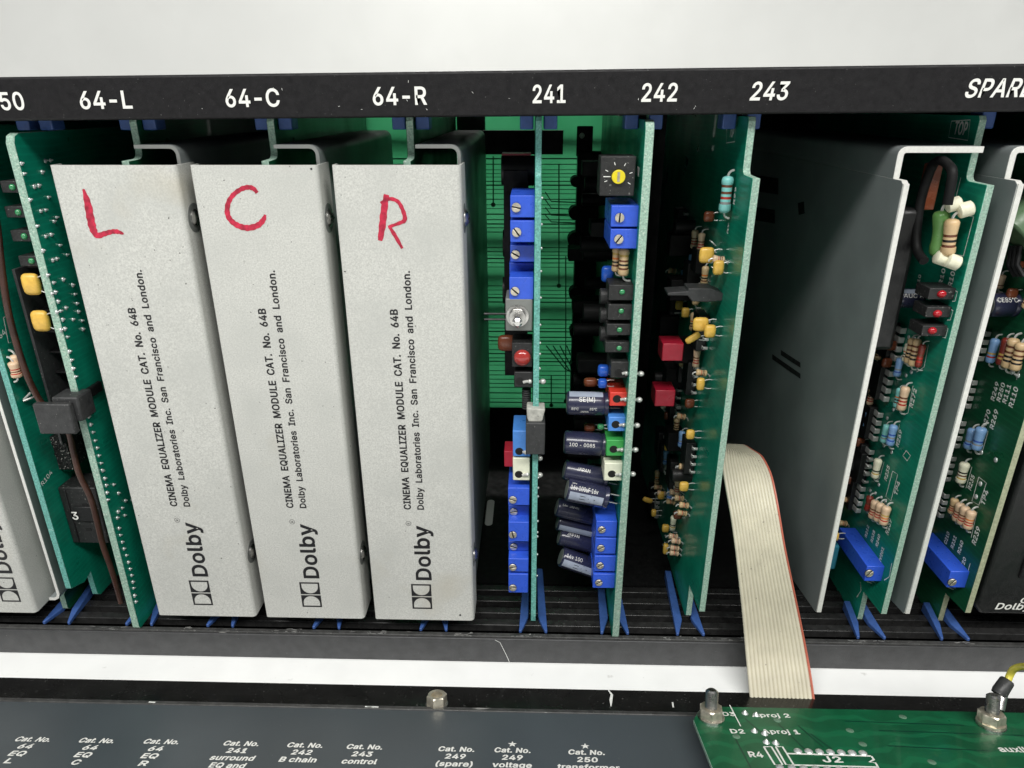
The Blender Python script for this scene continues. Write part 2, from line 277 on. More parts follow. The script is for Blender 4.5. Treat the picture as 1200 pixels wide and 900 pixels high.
# letter outlines: advance, then each closed outline as x, y, x, y ...
GLYPHS = {
    'A': (192, [7, 0, 81, 203, 110, 203, 185, 0, 158, 0, 115, 121, 106, 149, 93, 191, 98, 191, 85, 148, 76, 121, 34, 0], [44, 57, 44, 79, 148, 79, 148, 57]),
    'B': (182, [24, 0, 24, 203, 96, 203, 116, 202, 132, 196, 144, 188, 152, 177, 158, 164, 159, 150, 158, 138, 155, 128, 149, 120, 143, 114, 135, 110, 126, 107, 126, 105, 136, 103, 145, 98, 154, 91, 161, 81, 166, 69, 167, 54, 165, 40, 160, 27, 151, 16, 138, 7, 120, 2, 99, 0], [50, 23, 98, 23, 118, 25, 132, 32, 140, 42, 142, 55, 141, 65, 137, 74, 131, 81, 122, 87, 112, 91, 99, 92, 50, 92], [50, 114, 95, 114, 106, 115, 115, 118, 123, 124, 129, 131, 133, 139, 134, 149, 132, 161, 125, 172, 113, 178, 96, 181, 50, 181]),
    'C': (204, [107, -3, 90, -1, 74, 3, 60, 10, 47, 20, 37, 32, 28, 46, 21, 63, 17, 81, 16, 102, 17, 122, 21, 141, 28, 157, 37, 172, 47, 184, 60, 193, 74, 201, 90, 205, 107, 206, 122, 205, 136, 202, 149, 196, 161, 188, 171, 179, 179, 167, 185, 154, 189, 139, 163, 139, 160, 149, 156, 158, 150, 165, 143, 171, 135, 176, 126, 180, 117, 182, 107, 182, 89, 180, 73, 173, 60, 161, 50, 146, 44, 126, 41, 102, 44, 78, 50, 58, 60, 42, 74, 31, 89, 24, 107, 21, 117, 22, 126, 24, 135, 27, 143, 32, 150, 38, 156, 46, 160, 54, 163, 64, 189, 64, 185, 49, 179, 36, 171, 25, 161, 15, 149, 7, 136, 2, 122, -2]),
    'D': (201, [88, 0, 38, 0, 38, 23, 86, 23, 109, 25, 127, 32, 141, 44, 152, 60, 158, 79, 160, 102, 158, 125, 152, 144, 142, 160, 128, 171, 110, 178, 88, 181, 37, 181, 37, 203, 90, 203, 109, 202, 126, 198, 141, 191, 160, 177, 173, 156, 180, 140, 183, 122, 185, 102, 183, 82, 180, 64, 173, 47, 165, 33, 154, 22, 140, 12, 125, 5, 107, 1], [50, 203, 50, 0, 24, 0, 24, 203]),
    'E': (167, [24, 0, 24, 203, 149, 203, 149, 181, 50, 181, 50, 114, 142, 114, 142, 91, 50, 91, 50, 23, 150, 23, 150, 0]),
    'F': (164, [24, 0, 24, 203, 148, 203, 148, 181, 50, 181, 50, 111, 138, 111, 138, 88, 50, 88, 50, 0]),
    'G': (208, [107, -3, 90, -1, 74, 3, 60, 10, 47, 20, 36, 32, 28, 46, 21, 63, 17, 81, 16, 102, 17, 122, 21, 141, 28, 157, 36, 172, 47, 184, 60, 193, 74, 201, 89, 205, 106, 206, 122, 205, 136, 201, 149, 196, 161, 188, 171, 178, 180, 167, 186, 154, 190, 139, 163, 139, 160, 149, 155, 157, 149, 165, 142, 171, 135, 176, 126, 179, 117, 182, 106, 182, 89, 180, 73, 173, 60, 161, 50, 146, 44, 126, 41, 102, 44, 78, 50, 58, 60, 42, 74, 31, 90, 24, 107, 21, 124, 23, 138, 28, 150, 37, 158, 49, 164, 64, 166, 81, 174, 80, 113, 80, 113, 102, 191, 102, 191, 80, 188, 57, 180, 36, 167, 20, 151, 8, 130, 0]),
    'H': (207, [24, 0, 24, 203, 50, 203, 50, 116, 157, 116, 157, 203, 183, 203, 183, 0, 157, 0, 157, 93, 50, 93, 50, 0]),
    'I': (120, [12, 0, 12, 23, 47, 23, 47, 181, 12, 181, 12, 203, 108, 203, 108, 181, 73, 181, 73, 23, 108, 23, 108, 0]),
    'J': (159, [74, -3, 50, 1, 30, 13, 21, 25, 15, 40, 13, 58, 13, 69, 39, 69, 39, 58, 41, 42, 49, 30, 60, 22, 74, 20, 88, 22, 99, 30, 106, 42, 109, 58, 109, 203, 135, 203, 135, 58, 133, 40, 127, 25, 118, 13, 98, 1]),
    'L': (157, [24, 0, 24, 203, 50, 203, 50, 23, 144, 23, 144, 0]),
    'M': (251, [24, 0, 24, 203, 61, 203, 111, 75, 115, 64, 120, 49, 125, 34, 129, 20, 123, 20, 127, 33, 132, 48, 137, 63, 141, 75, 191, 203, 227, 203, 227, 0, 202, 0, 202, 116, 202, 131, 202, 147, 202, 165, 203, 183, 205, 183, 199, 164, 193, 145, 187, 129, 182, 116, 137, 0, 114, 0, 68, 116, 64, 128, 58, 144, 52, 163, 45, 183, 48, 183, 48, 166, 48, 149, 49, 131, 49, 116, 49, 0]),
    'N': (209, [24, 0, 24, 203, 54, 203, 137, 73, 145, 60, 155, 43, 166, 22, 162, 21, 160, 43, 160, 63, 160, 78, 160, 203, 185, 203, 185, 0, 155, 0, 81, 116, 71, 132, 59, 152, 43, 181, 48, 181, 49, 153, 50, 131, 50, 116, 50, 0]),
    'O': (213, [107, -3, 90, -1, 74, 3, 60, 10, 48, 20, 37, 32, 28, 46, 21, 63, 17, 81, 16, 102, 17, 122, 21, 141, 28, 157, 37, 172, 48, 184, 60, 193, 74, 201, 90, 205, 107, 206, 124, 205, 139, 201, 153, 193, 166, 184, 177, 172, 186, 157, 192, 141, 196, 122, 197, 102, 196, 81, 192, 63, 186, 46, 177, 32, 166, 20, 153, 10, 139, 3, 124, -1], [107, 21, 124, 23, 140, 30, 153, 42, 163, 58, 170, 78, 172, 102, 170, 126, 163, 146, 153, 162, 140, 173, 124, 180, 107, 182, 89, 180, 74, 173, 60, 162, 50, 146, 44, 126, 41, 102, 44, 78, 50, 58, 60, 42, 74, 30, 89, 23]),
    'P': (178, [24, 0, 24, 203, 94, 203, 116, 201, 133, 195, 146, 185, 156, 172, 162, 156, 163, 139, 162, 122, 156, 106, 146, 93, 133, 83, 116, 76, 94, 74, 44, 74, 44, 97, 93, 97, 107, 98, 119, 102, 127, 109, 133, 117, 137, 128, 138, 139, 137, 150, 133, 161, 127, 169, 119, 175, 107, 179, 93, 181, 50, 181, 50, 0]),
    'Q': (213, [98, 64, 125, 64, 148, 34, 153, 26, 187, -19, 160, -19, 138, 11, 132, 18], [107, -3, 90, -1, 74, 3, 60, 10, 48, 20, 37, 32, 28, 46, 21, 63, 17, 81, 16, 102, 17, 122, 21, 141, 28, 157, 37, 172, 48, 184, 60, 193, 74, 201, 90, 205, 107, 206, 124, 205, 139, 201, 153, 193, 166, 184, 177, 172, 186, 157, 192, 141, 196, 122, 197, 102, 196, 81, 192, 63, 186, 46, 177, 32, 166, 20, 153, 10, 139, 3, 124, -1], [107, 21, 124, 23, 140, 30, 153, 42, 163, 58, 170, 78, 172, 102, 170, 126, 163, 146, 153, 162, 140, 173, 124, 180, 107, 182, 89, 180, 74, 173, 60, 162, 50, 146, 44, 126, 41, 102, 44, 78, 50, 58, 60, 42, 74, 30, 89, 23]),
    'R': (180, [24, 0, 24, 203, 94, 203, 116, 201, 133, 195, 147, 186, 156, 173, 162, 158, 164, 141, 162, 124, 156, 109, 147, 96, 133, 87, 116, 81, 94, 79, 39, 79, 39, 102, 93, 102, 108, 103, 119, 107, 128, 112, 133, 120, 137, 130, 138, 141, 137, 152, 133, 162, 128, 170, 119, 176, 108, 180, 93, 181, 50, 181, 50, 0], [141, 0, 92, 92, 121, 92, 171, 0]),
    'S': (179, [89, -4, 69, -2, 51, 4, 36, 12, 26, 24, 18, 38, 15, 55, 42, 55, 44, 44, 49, 35, 57, 28, 67, 23, 78, 21, 89, 20, 103, 21, 114, 24, 124, 29, 132, 37, 137, 46, 138, 56, 137, 65, 133, 72, 126, 77, 118, 82, 109, 86, 98, 89, 73, 96, 51, 104, 34, 116, 24, 130, 21, 149, 23, 165, 30, 179, 41, 191, 55, 199, 72, 204, 91, 206, 110, 204, 126, 199, 140, 191, 151, 179, 158, 166, 160, 151, 135, 151, 131, 165, 121, 175, 107, 181, 90, 183, 78, 182, 67, 179, 58, 174, 51, 167, 47, 159, 46, 150, 48, 141, 52, 133, 59, 128, 68, 123, 77, 120, 85, 117, 106, 112, 125, 105, 134, 101, 143, 95, 151, 88, 158, 79, 162, 68, 163, 55, 161, 40, 155, 25, 144, 13, 129, 4, 111, -2]),
    'T': (179, [13, 181, 13, 203, 167, 203, 167, 181, 103, 181, 103, 0, 77, 0, 77, 181]),
    'U': (207, [104, -3, 81, -1, 62, 6, 46, 17, 34, 32, 26, 49, 24, 69, 24, 203, 50, 203, 50, 71, 51, 57, 56, 45, 64, 35, 75, 27, 88, 22, 104, 21, 119, 22, 132, 27, 143, 35, 151, 45, 155, 57, 157, 71, 157, 203, 183, 203, 183, 69, 180, 49, 173, 32, 161, 17, 145, 6, 126, -1]),
    'V': (192, [82, 0, 7, 203, 34, 203, 77, 82, 86, 55, 99, 12, 94, 12, 107, 55, 116, 82, 158, 203, 185, 203, 111, 0]),
    'Z': (175, [17, 0, 17, 19, 109, 154, 122, 172, 136, 190, 139, 182, 114, 181, 89, 181, 16, 181, 16, 203, 159, 203, 159, 185, 67, 51, 54, 32, 39, 13, 36, 22, 61, 23, 86, 23, 160, 23, 160, 0]),
    '0': (181, [91, -3, 70, 0, 52, 10, 38, 25, 28, 45, 23, 62, 20, 81, 19, 102, 20, 122, 23, 141, 28, 158, 38, 179, 52, 194, 70, 203, 91, 206, 112, 203, 129, 194, 143, 179, 154, 158, 158, 141, 161, 122, 162, 102, 161, 81, 158, 62, 154, 45, 143, 25, 129, 10, 112, 0], [91, 20, 104, 22, 116, 29, 125, 41, 132, 57, 136, 78, 138, 102, 136, 126, 132, 146, 125, 162, 116, 174, 104, 181, 91, 184, 77, 181, 65, 174, 56, 162, 49, 146, 45, 126, 44, 102, 45, 78, 49, 57, 56, 41, 65, 29, 77, 22]),
    '1': (181, [31, 0, 31, 22, 156, 22, 156, 0], [110, 203, 110, 0, 85, 0, 85, 179, 84, 179, 34, 143, 34, 171, 79, 203]),
    '2': (181, [26, 0, 26, 19, 94, 91, 113, 113, 120, 122, 124, 131, 127, 139, 128, 149, 127, 159, 123, 167, 117, 174, 109, 180, 100, 183, 89, 184, 78, 183, 69, 179, 61, 173, 56, 165, 52, 156, 51, 145, 26, 145, 28, 162, 34, 177, 44, 189, 57, 198, 73, 204, 90, 206, 107, 204, 122, 199, 135, 190, 144, 178, 150, 164, 152, 149, 151, 138, 148, 127, 143, 116, 134, 103, 122, 89, 107, 72, 61, 24, 61, 23, 156, 23, 156, 0]),
    '3': (181, [87, -3, 69, -1, 53, 4, 39, 12, 28, 23, 21, 37, 17, 53, 44, 53, 46, 43, 51, 35, 57, 28, 66, 24, 76, 21, 87, 20, 99, 21, 110, 24, 119, 30, 126, 37, 130, 47, 132, 58, 130, 69, 126, 78, 120, 87, 110, 93, 97, 98, 80, 99, 63, 99, 63, 120, 115, 179, 115, 181, 28, 181, 28, 203, 149, 203, 149, 184, 85, 111, 85, 116, 105, 115, 123, 110, 138, 101, 148, 89, 155, 74, 157, 58, 155, 41, 148, 26, 137, 14, 123, 5, 107, -1]),
    '4': (181, [16, 42, 16, 63, 99, 203, 124, 203, 43, 66, 43, 65, 165, 65, 165, 42], [113, 0, 113, 48, 113, 58, 113, 127, 137, 127, 137, 0]),
    '5': (181, [88, -3, 71, -1, 56, 4, 43, 13, 33, 24, 27, 37, 24, 52, 49, 52, 51, 43, 55, 36, 61, 29, 69, 24, 78, 21, 88, 20, 100, 21, 110, 26, 119, 33, 126, 42, 130, 53, 131, 65, 130, 77, 125, 88, 119, 98, 110, 105, 99, 109, 87, 111, 77, 110, 67, 107, 58, 103, 51, 98, 27, 101, 38, 203, 147, 203, 147, 181, 60, 181, 54, 121, 62, 126, 71, 130, 81, 133, 92, 133, 105, 132, 118, 128, 129, 122, 138, 114, 146, 104, 152, 92, 155, 79, 156, 65, 154, 47, 148, 30, 137, 17, 123, 6, 107, -1]),
    '6': (181, [91, -3, 73, -1, 57, 6, 44, 16, 34, 30, 28, 46, 25, 65, 27, 80, 32, 96, 41, 114, 55, 136, 101, 203, 129, 203, 60, 104, 58, 104, 62, 110, 66, 115, 72, 119, 78, 123, 86, 125, 94, 126, 111, 124, 126, 118, 139, 108, 148, 96, 154, 81, 156, 63, 153, 45, 147, 29, 137, 16, 124, 6, 108, -1], [91, 19, 102, 21, 111, 25, 120, 32, 126, 41, 130, 51, 131, 63, 130, 75, 126, 85, 120, 94, 111, 101, 102, 105, 91, 106, 79, 105, 70, 101, 61, 94, 55, 86, 51, 75, 50, 63, 51, 51, 55, 41, 61, 32, 70, 25, 79, 21]),
    '7': (181, [39, 0, 129, 179, 129, 181, 25, 181, 25, 203, 156, 203, 156, 179, 66, 0]),
    '8': (181, [91, -3, 71, -1, 54, 5, 40, 13, 30, 25, 23, 38, 21, 54, 22, 67, 26, 78, 32, 88, 40, 96, 50, 102, 61, 106, 61, 107, 48, 113, 37, 123, 30, 137, 28, 152, 30, 167, 36, 180, 46, 191, 58, 199, 73, 204, 91, 206, 107, 204, 122, 199, 135, 191, 145, 180, 151, 167, 153, 152, 150, 137, 144, 123, 133, 113, 120, 107, 120, 106, 131, 102, 140, 96, 149, 88, 155, 78, 159, 67, 160, 54, 158, 38, 151, 25, 141, 13, 127, 5, 110, -1], [91, 20, 103, 21, 114, 24, 123, 29, 129, 37, 133, 45, 135, 55, 133, 66, 129, 75, 122, 83, 113, 89, 102, 93, 91, 94, 78, 93, 68, 89, 59, 83, 52, 75, 48, 66, 46, 55, 48, 45, 52, 37, 58, 29, 67, 24, 78, 21], [91, 116, 101, 117, 110, 120, 117, 125, 123, 132, 126, 141, 128, 150, 127, 160, 123, 168, 117, 175, 110, 180, 101, 183, 91, 184, 80, 183, 71, 180, 63, 175, 58, 168, 54, 160, 53, 150, 54, 141, 58, 132, 64, 125, 71, 120, 80, 117]),
    '9': (181, [90, 206, 108, 204, 124, 198, 137, 187, 147, 174, 153, 157, 156, 139, 154, 124, 149, 108, 140, 90, 126, 67, 80, 0, 52, 0, 121, 99, 123, 99, 120, 93, 115, 88, 109, 84, 103, 81, 95, 79, 87, 78, 70, 80, 55, 86, 42, 95, 33, 108, 27, 123, 25, 141, 28, 159, 34, 175, 44, 188, 57, 198, 73, 204], [90, 184, 79, 183, 70, 178, 61, 172, 55, 163, 51, 152, 50, 141, 51, 129, 55, 118, 61, 109, 70, 103, 79, 99, 90, 97, 102, 99, 111, 103, 120, 109, 126, 118, 130, 128, 131, 140, 130, 152, 126, 163, 120, 172, 112, 178, 102, 183]),
    'a': (156, [64, -3, 50, -2, 38, 2, 27, 9, 19, 18, 14, 29, 12, 43, 13, 55, 17, 64, 23, 72, 31, 77, 40, 81, 50, 84, 71, 88, 93, 91, 101, 92, 106, 94, 109, 97, 110, 102, 110, 103, 109, 111, 107, 119, 102, 124, 96, 129, 88, 131, 78, 132, 68, 131, 60, 129, 53, 125, 47, 120, 43, 115, 40, 110, 16, 116, 23, 129, 31, 138, 42, 145, 53, 150, 65, 153, 78, 154, 86, 153, 96, 152, 105, 149, 114, 144, 122, 137, 129, 128, 133, 116, 135, 101, 135, 0, 111, 0, 111, 21, 109, 21, 106, 15, 101, 10, 94, 5, 86, 0, 76, -2], [68, 18, 81, 19, 91, 23, 99, 30, 105, 37, 109, 46, 110, 55, 110, 76, 108, 74, 104, 73, 93, 70, 80, 68, 70, 67, 62, 66, 54, 63, 47, 60, 41, 56, 38, 50, 37, 42, 38, 35, 41, 29, 46, 24, 52, 21, 60, 19]),
    'b': (170, [92, -3, 79, -2, 69, 2, 61, 7, 55, 12, 47, 23, 45, 23, 45, 0, 21, 0, 21, 203, 45, 203, 45, 128, 47, 128, 55, 138, 61, 144, 69, 149, 79, 153, 92, 154, 110, 151, 125, 144, 138, 133, 148, 117, 154, 98, 156, 76, 154, 53, 148, 34, 138, 18, 125, 6, 110, -1], [88, 19, 101, 21, 112, 26, 120, 35, 126, 47, 130, 60, 131, 76, 130, 91, 126, 104, 120, 116, 112, 125, 101, 130, 88, 132, 75, 130, 64, 125, 56, 116, 50, 105, 46, 92, 45, 76, 46, 60, 50, 46, 56, 35, 65, 26, 75, 21]),
    'c': (158, [83, -3, 64, -1, 47, 7, 33, 18, 22, 34, 16, 53, 14, 75, 16, 97, 22, 116, 33, 132, 47, 144, 64, 151, 83, 154, 94, 153, 104, 151, 113, 147, 122, 142, 130, 136, 136, 129, 141, 120, 145, 111, 121, 105, 119, 110, 116, 116, 112, 120, 108, 124, 103, 128, 97, 130, 90, 131, 83, 132, 69, 130, 58, 124, 49, 115, 43, 103, 40, 90, 39, 75, 40, 60, 43, 47, 49, 35, 58, 26, 69, 21, 83, 19, 90, 19, 97, 21, 103, 23, 108, 26, 113, 31, 117, 35, 120, 41, 122, 47, 145, 41, 142, 31, 136, 22, 130, 15, 122, 9, 114, 3, 104, 0, 94, -3]),
    'd': (170, [78, -3, 60, -1, 45, 6, 32, 18, 22, 34, 16, 53, 14, 76, 16, 98, 22, 117, 32, 133, 45, 144, 60, 151, 78, 154, 91, 153, 101, 149, 109, 144, 115, 138, 122, 128, 124, 128, 124, 203, 149, 203, 149, 0, 125, 0, 125, 23, 123, 23, 115, 12, 109, 7, 101, 2, 91, -2], [82, 19, 95, 21, 105, 26, 114, 35, 120, 46, 123, 60, 125, 76, 123, 92, 120, 105, 114, 116, 105, 125, 95, 130, 82, 132, 69, 130, 58, 125, 49, 116, 43, 104, 40, 91, 39, 76, 40, 60, 43, 47, 50, 35, 58, 26, 69, 21]),
    'e': (162, [85, -3, 64, -1, 47, 7, 33, 18, 22, 34, 16, 53, 14, 75, 16, 97, 22, 116, 32, 132, 46, 144, 63, 151, 82, 154, 94, 153, 106, 150, 118, 144, 128, 136, 136, 126, 143, 113, 147, 97, 148, 78, 148, 68, 30, 68, 30, 88, 135, 88, 124, 81, 123, 95, 119, 107, 113, 118, 105, 126, 95, 130, 82, 132, 69, 130, 59, 125, 50, 118, 44, 108, 40, 97, 38, 84, 38, 71, 40, 55, 44, 42, 51, 32, 60, 25, 72, 20, 85, 18, 94, 19, 101, 21, 108, 24, 114, 29, 119, 35, 122, 42, 146, 36, 141, 25, 134, 16, 125, 8, 113, 2, 100, -2]),
    'f': (101, [91, 152, 91, 131, 3, 131, 3, 152], [32, 0, 32, 173, 34, 185, 38, 194, 45, 202, 54, 208, 64, 211, 75, 212, 83, 212, 89, 211, 97, 208, 91, 187, 86, 189, 78, 190, 68, 188, 62, 184, 58, 177, 57, 167, 57, 0]),
    'g': (170, [83, -60, 67, -59, 54, -56, 42, -51, 33, -44, 26, -36, 20, -28, 41, -16, 49, -26, 54, -31, 62, -35, 71, -38, 83, -39, 100, -37, 113, -30, 122, -19, 125, -2, 125, 27, 122, 27, 115, 17, 109, 11, 101, 6, 91, 3, 78, 2, 61, 4, 45, 11, 32, 21, 22, 36, 16, 54, 14, 76, 16, 98, 22, 117, 32, 133, 45, 144, 61, 151, 78, 154, 91, 153, 101, 149, 109, 144, 115, 138, 123, 128, 125, 128, 125, 152, 149, 152, 149, -4, 147, -22, 140, -36, 130, -47, 116, -54, 100, -59], [82, 24, 95, 25, 105, 30, 114, 38, 120, 48, 124, 62, 125, 77, 124, 92, 120, 106, 114, 117, 106, 125, 95, 130, 82, 132, 69, 130, 58, 125, 50, 116, 43, 105, 40, 92, 39, 77, 40, 62, 43, 49, 50, 38, 58, 30, 69, 25]),
    'h': (164, [45, 91, 45, 0, 21, 0, 21, 203, 45, 203, 45, 115, 41, 115, 49, 133, 61, 145, 75, 152, 91, 154, 105, 152, 118, 147, 128, 139, 136, 128, 141, 114, 143, 96, 143, 0, 118, 0, 118, 94, 116, 110, 109, 122, 98, 129, 84, 132, 74, 130, 64, 127, 57, 121, 51, 113, 47, 103]),
    'i': (67, [21, 0, 21, 152, 45, 152, 45, 0], [33, 177, 27, 178, 22, 182, 18, 187, 17, 193, 18, 200, 22, 205, 27, 208, 33, 209, 40, 208, 46, 205, 49, 200, 51, 193, 49, 187, 46, 182, 40, 178]),
    'l': (76, [56, -1, 40, 1, 30, 8, 23, 19, 21, 34, 21, 203, 45, 203, 45, 39, 46, 31, 48, 25, 52, 22, 58, 21, 64, 21, 68, 22, 72, 1, 65, 0]),
    'm': (244, [21, 0, 21, 152, 45, 152, 45, 118, 43, 118, 47, 129, 53, 138, 60, 145, 69, 150, 78, 153, 88, 154, 103, 152, 115, 144, 124, 133, 128, 118, 125, 118, 129, 128, 135, 137, 143, 145, 152, 150, 163, 153, 175, 154, 187, 153, 199, 149, 209, 142, 216, 131, 221, 118, 223, 102, 223, 0, 198, 0, 198, 101, 196, 116, 189, 125, 179, 130, 167, 132, 158, 131, 150, 128, 143, 123, 138, 116, 135, 108, 134, 99, 134, 0, 110, 0, 110, 104, 108, 115, 101, 124, 92, 130, 80, 132, 71, 131, 63, 128, 56, 123, 50, 116, 47, 106, 45, 95, 45, 0]),
    'n': (164, [45, 91, 45, 0, 21, 0, 21, 152, 45, 152, 45, 115, 41, 115, 49, 133, 61, 145, 75, 152, 91, 154, 105, 152, 118, 147, 128, 139, 136, 128, 141, 114, 143, 96, 143, 0, 118, 0, 118, 94, 116, 110, 109, 122, 98, 129, 84, 132, 74, 130, 64, 127, 57, 121, 51, 113, 47, 103]),
    'o': (166, [83, -3, 64, -1, 47, 7, 33, 18, 22, 34, 16, 53, 14, 75, 16, 97, 22, 116, 33, 132, 47, 144, 64, 151, 83, 154, 102, 151, 119, 144, 133, 132, 144, 116, 150, 97, 152, 75, 150, 53, 144, 34, 133, 18, 119, 7, 102, -1], [83, 19, 97, 21, 108, 26, 117, 35, 123, 47, 126, 60, 128, 75, 126, 90, 123, 103, 117, 115, 108, 124, 97, 130, 83, 132, 69, 130, 58, 124, 49, 115, 43, 103, 40, 90, 39, 75, 40, 60, 43, 47, 49, 35, 58, 26, 69, 21]),
    'p': (170, [21, -57, 21, 152, 45, 152, 45, 128, 47, 128, 55, 138, 61, 144, 69, 149, 79, 153, 92, 154, 110, 151, 125, 144, 138, 133, 148, 117, 154, 98, 156, 76, 154, 53, 148, 34, 138, 18, 125, 6, 110, -1, 92, -3, 79, -2, 69, 2, 61, 7, 55, 12, 47, 23, 45, 23, 45, -57], [88, 19, 101, 21, 112, 26, 120, 35, 126, 47, 130, 60, 131, 76, 130, 91, 126, 104, 120, 116, 112, 125, 101, 130, 88, 132, 75, 130, 64, 125, 56, 116, 50, 105, 46, 92, 45, 76, 46, 60, 50, 46, 56, 35, 65, 26, 75, 21]),
    'r': (104, [21, 0, 21, 152, 45, 152, 45, 128, 46, 128, 52, 139, 61, 147, 72, 152, 85, 154, 92, 154, 97, 153, 97, 129, 92, 130, 83, 130, 73, 129, 64, 126, 56, 121, 50, 113, 47, 105, 45, 95, 45, 0]),
    's': (146, [73, -3, 58, -2, 45, 1, 34, 7, 25, 15, 18, 25, 14, 38, 38, 43, 42, 32, 50, 24, 60, 20, 73, 18, 87, 20, 98, 25, 105, 32, 107, 41, 106, 48, 102, 54, 95, 59, 85, 62, 60, 68, 42, 74, 29, 83, 21, 95, 19, 110, 21, 122, 26, 133, 35, 141, 46, 148, 60, 152, 75, 154, 89, 153, 102, 149, 112, 143, 120, 136, 126, 126, 130, 116, 107, 111, 103, 119, 97, 126, 88, 131, 75, 133, 62, 131, 52, 127, 46, 120, 43, 111, 45, 103, 50, 97, 57, 93, 69, 89, 92, 84, 110, 77, 122, 69, 130, 57, 132, 43, 131, 30, 125, 19, 116, 10, 104, 3, 89, -2]),
    't': (91, [82, 152, 82, 131, 3, 131, 3, 152], [26, 188, 50, 188, 50, 39, 51, 30, 54, 25, 60, 21, 68, 20, 74, 20, 81, 21, 85, 1, 77, -1, 67, -2, 50, 1, 37, 9, 29, 21, 26, 37]),
    'u': (164, [73, -2, 59, 0, 46, 4, 36, 12, 28, 23, 23, 38, 21, 56, 21, 152, 45, 152, 45, 58, 48, 42, 55, 30, 66, 23, 80, 20, 90, 21, 100, 25, 107, 31, 113, 39, 117, 49, 118, 61, 118, 152, 143, 152, 143, 0, 119, 0, 119, 37, 123, 37, 114, 19, 103, 7, 89, 0]),
    'v': (156, [65, 0, 7, 152, 34, 152, 66, 62, 71, 48, 75, 35, 82, 8, 74, 8, 81, 35, 85, 48, 90, 62, 122, 152, 149, 152, 91, 0]),
    'x': (151, [8, 0, 69, 87, 68, 68, 11, 152, 40, 152, 59, 122, 72, 101, 83, 82, 70, 82, 81, 101, 87, 111, 93, 122, 113, 152, 141, 152, 83, 67, 83, 86, 143, 0, 115, 0, 92, 34, 80, 54, 69, 73, 82, 73, 71, 54, 66, 45, 59, 34, 37, 0]),
    'y': (156, [19, -55, 25, -34, 29, -35, 35, -36, 42, -36, 47, -34, 52, -30, 56, -23, 60, -14, 65, -1, 7, 152, 34, 152, 66, 62, 71, 48, 75, 35, 82, 8, 73, 8, 81, 35, 90, 62, 122, 152, 149, 152, 82, -23, 77, -34, 71, -43, 64, -50, 56, -54, 47, -57, 37, -58, 26, -57]),
    'j': (67, [21, 152, 45, 152, 45, -12, 44, -25, 41, -36, 34, -45, 26, -52, 15, -56, 2, -57, -4, -57, -4, -35, 1, -35, 10, -33, 16, -29, 20, -21, 21, -12], [33, 177, 27, 178, 21, 182, 18, 187, 16, 193, 18, 200, 21, 205, 27, 208, 33, 209, 40, 208, 45, 205, 49, 200, 50, 193, 49, 187, 45, 182, 40, 178]),
    '-': (181, [135, 98, 135, 75, 46, 75, 46, 98]),
    '.': (75, [38, -2, 31, 0, 25, 4, 21, 9, 20, 16, 21, 23, 25, 29, 31, 33, 38, 35, 45, 33, 51, 29, 55, 23, 56, 16, 55, 9, 51, 4, 45, 0]),
    '(': (109, [36, 83, 37, 106, 40, 129, 44, 146, 48, 161, 53, 176, 61, 198, 71, 216, 94, 216, 85, 194, 76, 171, 70, 148, 65, 125, 62, 103, 60, 83, 61, 64, 64, 46, 69, 27, 75, 6, 81, -8, 87, -23, 94, -38, 71, -38, 60, -19, 51, 2, 45, 22, 40, 42, 37, 63]),
    ')': (109, [15, -38, 22, -22, 29, -7, 34, 7, 41, 27, 45, 47, 48, 65, 49, 83, 48, 103, 45, 125, 40, 148, 33, 171, 25, 194, 15, 216, 39, 216, 48, 198, 57, 176, 62, 161, 66, 146, 69, 129, 72, 105, 74, 83, 73, 62, 70, 42, 65, 21, 58, 1, 49, -19, 39, -38]),
}
GLYPHS['\u00b0'] = (92, [round(46+34*math.cos(k*math.pi/5)) if i == 0 else round(166+34*math.sin(k*math.pi/5)) for k in range(10) for i in (0, 1)], [round(46+18*math.cos(k*math.pi/5)) if i == 0 else round(166+18*math.sin(k*math.pi/5)) for k in range(10) for i in (0, 1)])
CAP_UNITS = max(GLYPHS['H'][1][1::2])
from mathutils.geometry import tessellate_polygon
_tc = {}
def area2(P): return sum(P[i].x*P[(i+1) % len(P)].y-P[(i+1) % len(P)].x*P[i].y for i in range(len(P)))
def inside(p, P):
    r = False
    for i in range(len(P)):
        a, c = P[i], P[i-1]
        if (a.y > p.y) != (c.y > p.y) and p.x < (c.x-a.x)*(p.y-a.y)/(c.y-a.y)+a.x: r = not r
    return r
def glyph(ch, bold):
    if (ch, bold) not in _tc:
        loops = [[V((L_[2*i], L_[2*i+1], 0))/CAP_UNITS for i in range(len(L_)//2)] for L_ in GLYPHS[ch][1:]]
        sg = 1 if area2(max(loops, key=lambda P: abs(area2(P)))) > 0 else -1; out = []
        for P in loops:
            n = len(P); Q = []
            for i in range(n):
                d0 = (P[i]-P[i-1]).normalized(); d1 = (P[(i+1) % n]-P[i]).normalized()
                n0 = V((d0.y, -d0.x, 0))*sg; n1 = V((d1.y, -d1.x, 0))*sg; m_ = n0+n1
                m_ = m_.normalized() if m_.length > .1 else n0
                Q.append(P[i]+m_*(bold/max(.55, m_.dot(n0))))
            out.append((Q, area2(P)*sg > 0, P))
        vs = []; fs = []; layer = 0
        for Q, solid, P in out:
            if not solid: continue
            grp = [Q]+[Q2 for Q2, s2, P2 in out if not s2 and inside(P2[0], P)]
            flat = [p for q in grp for p in q]; o = len(vs); vs += [V((p.x, p.y, layer)) for p in flat]
            fs += [tuple(o+i for i in t) for t in tessellate_polygon(grp)]; layer += 1
        _tc[(ch, bold)] = (vs, fs)
    return _tc[(ch, bold)]
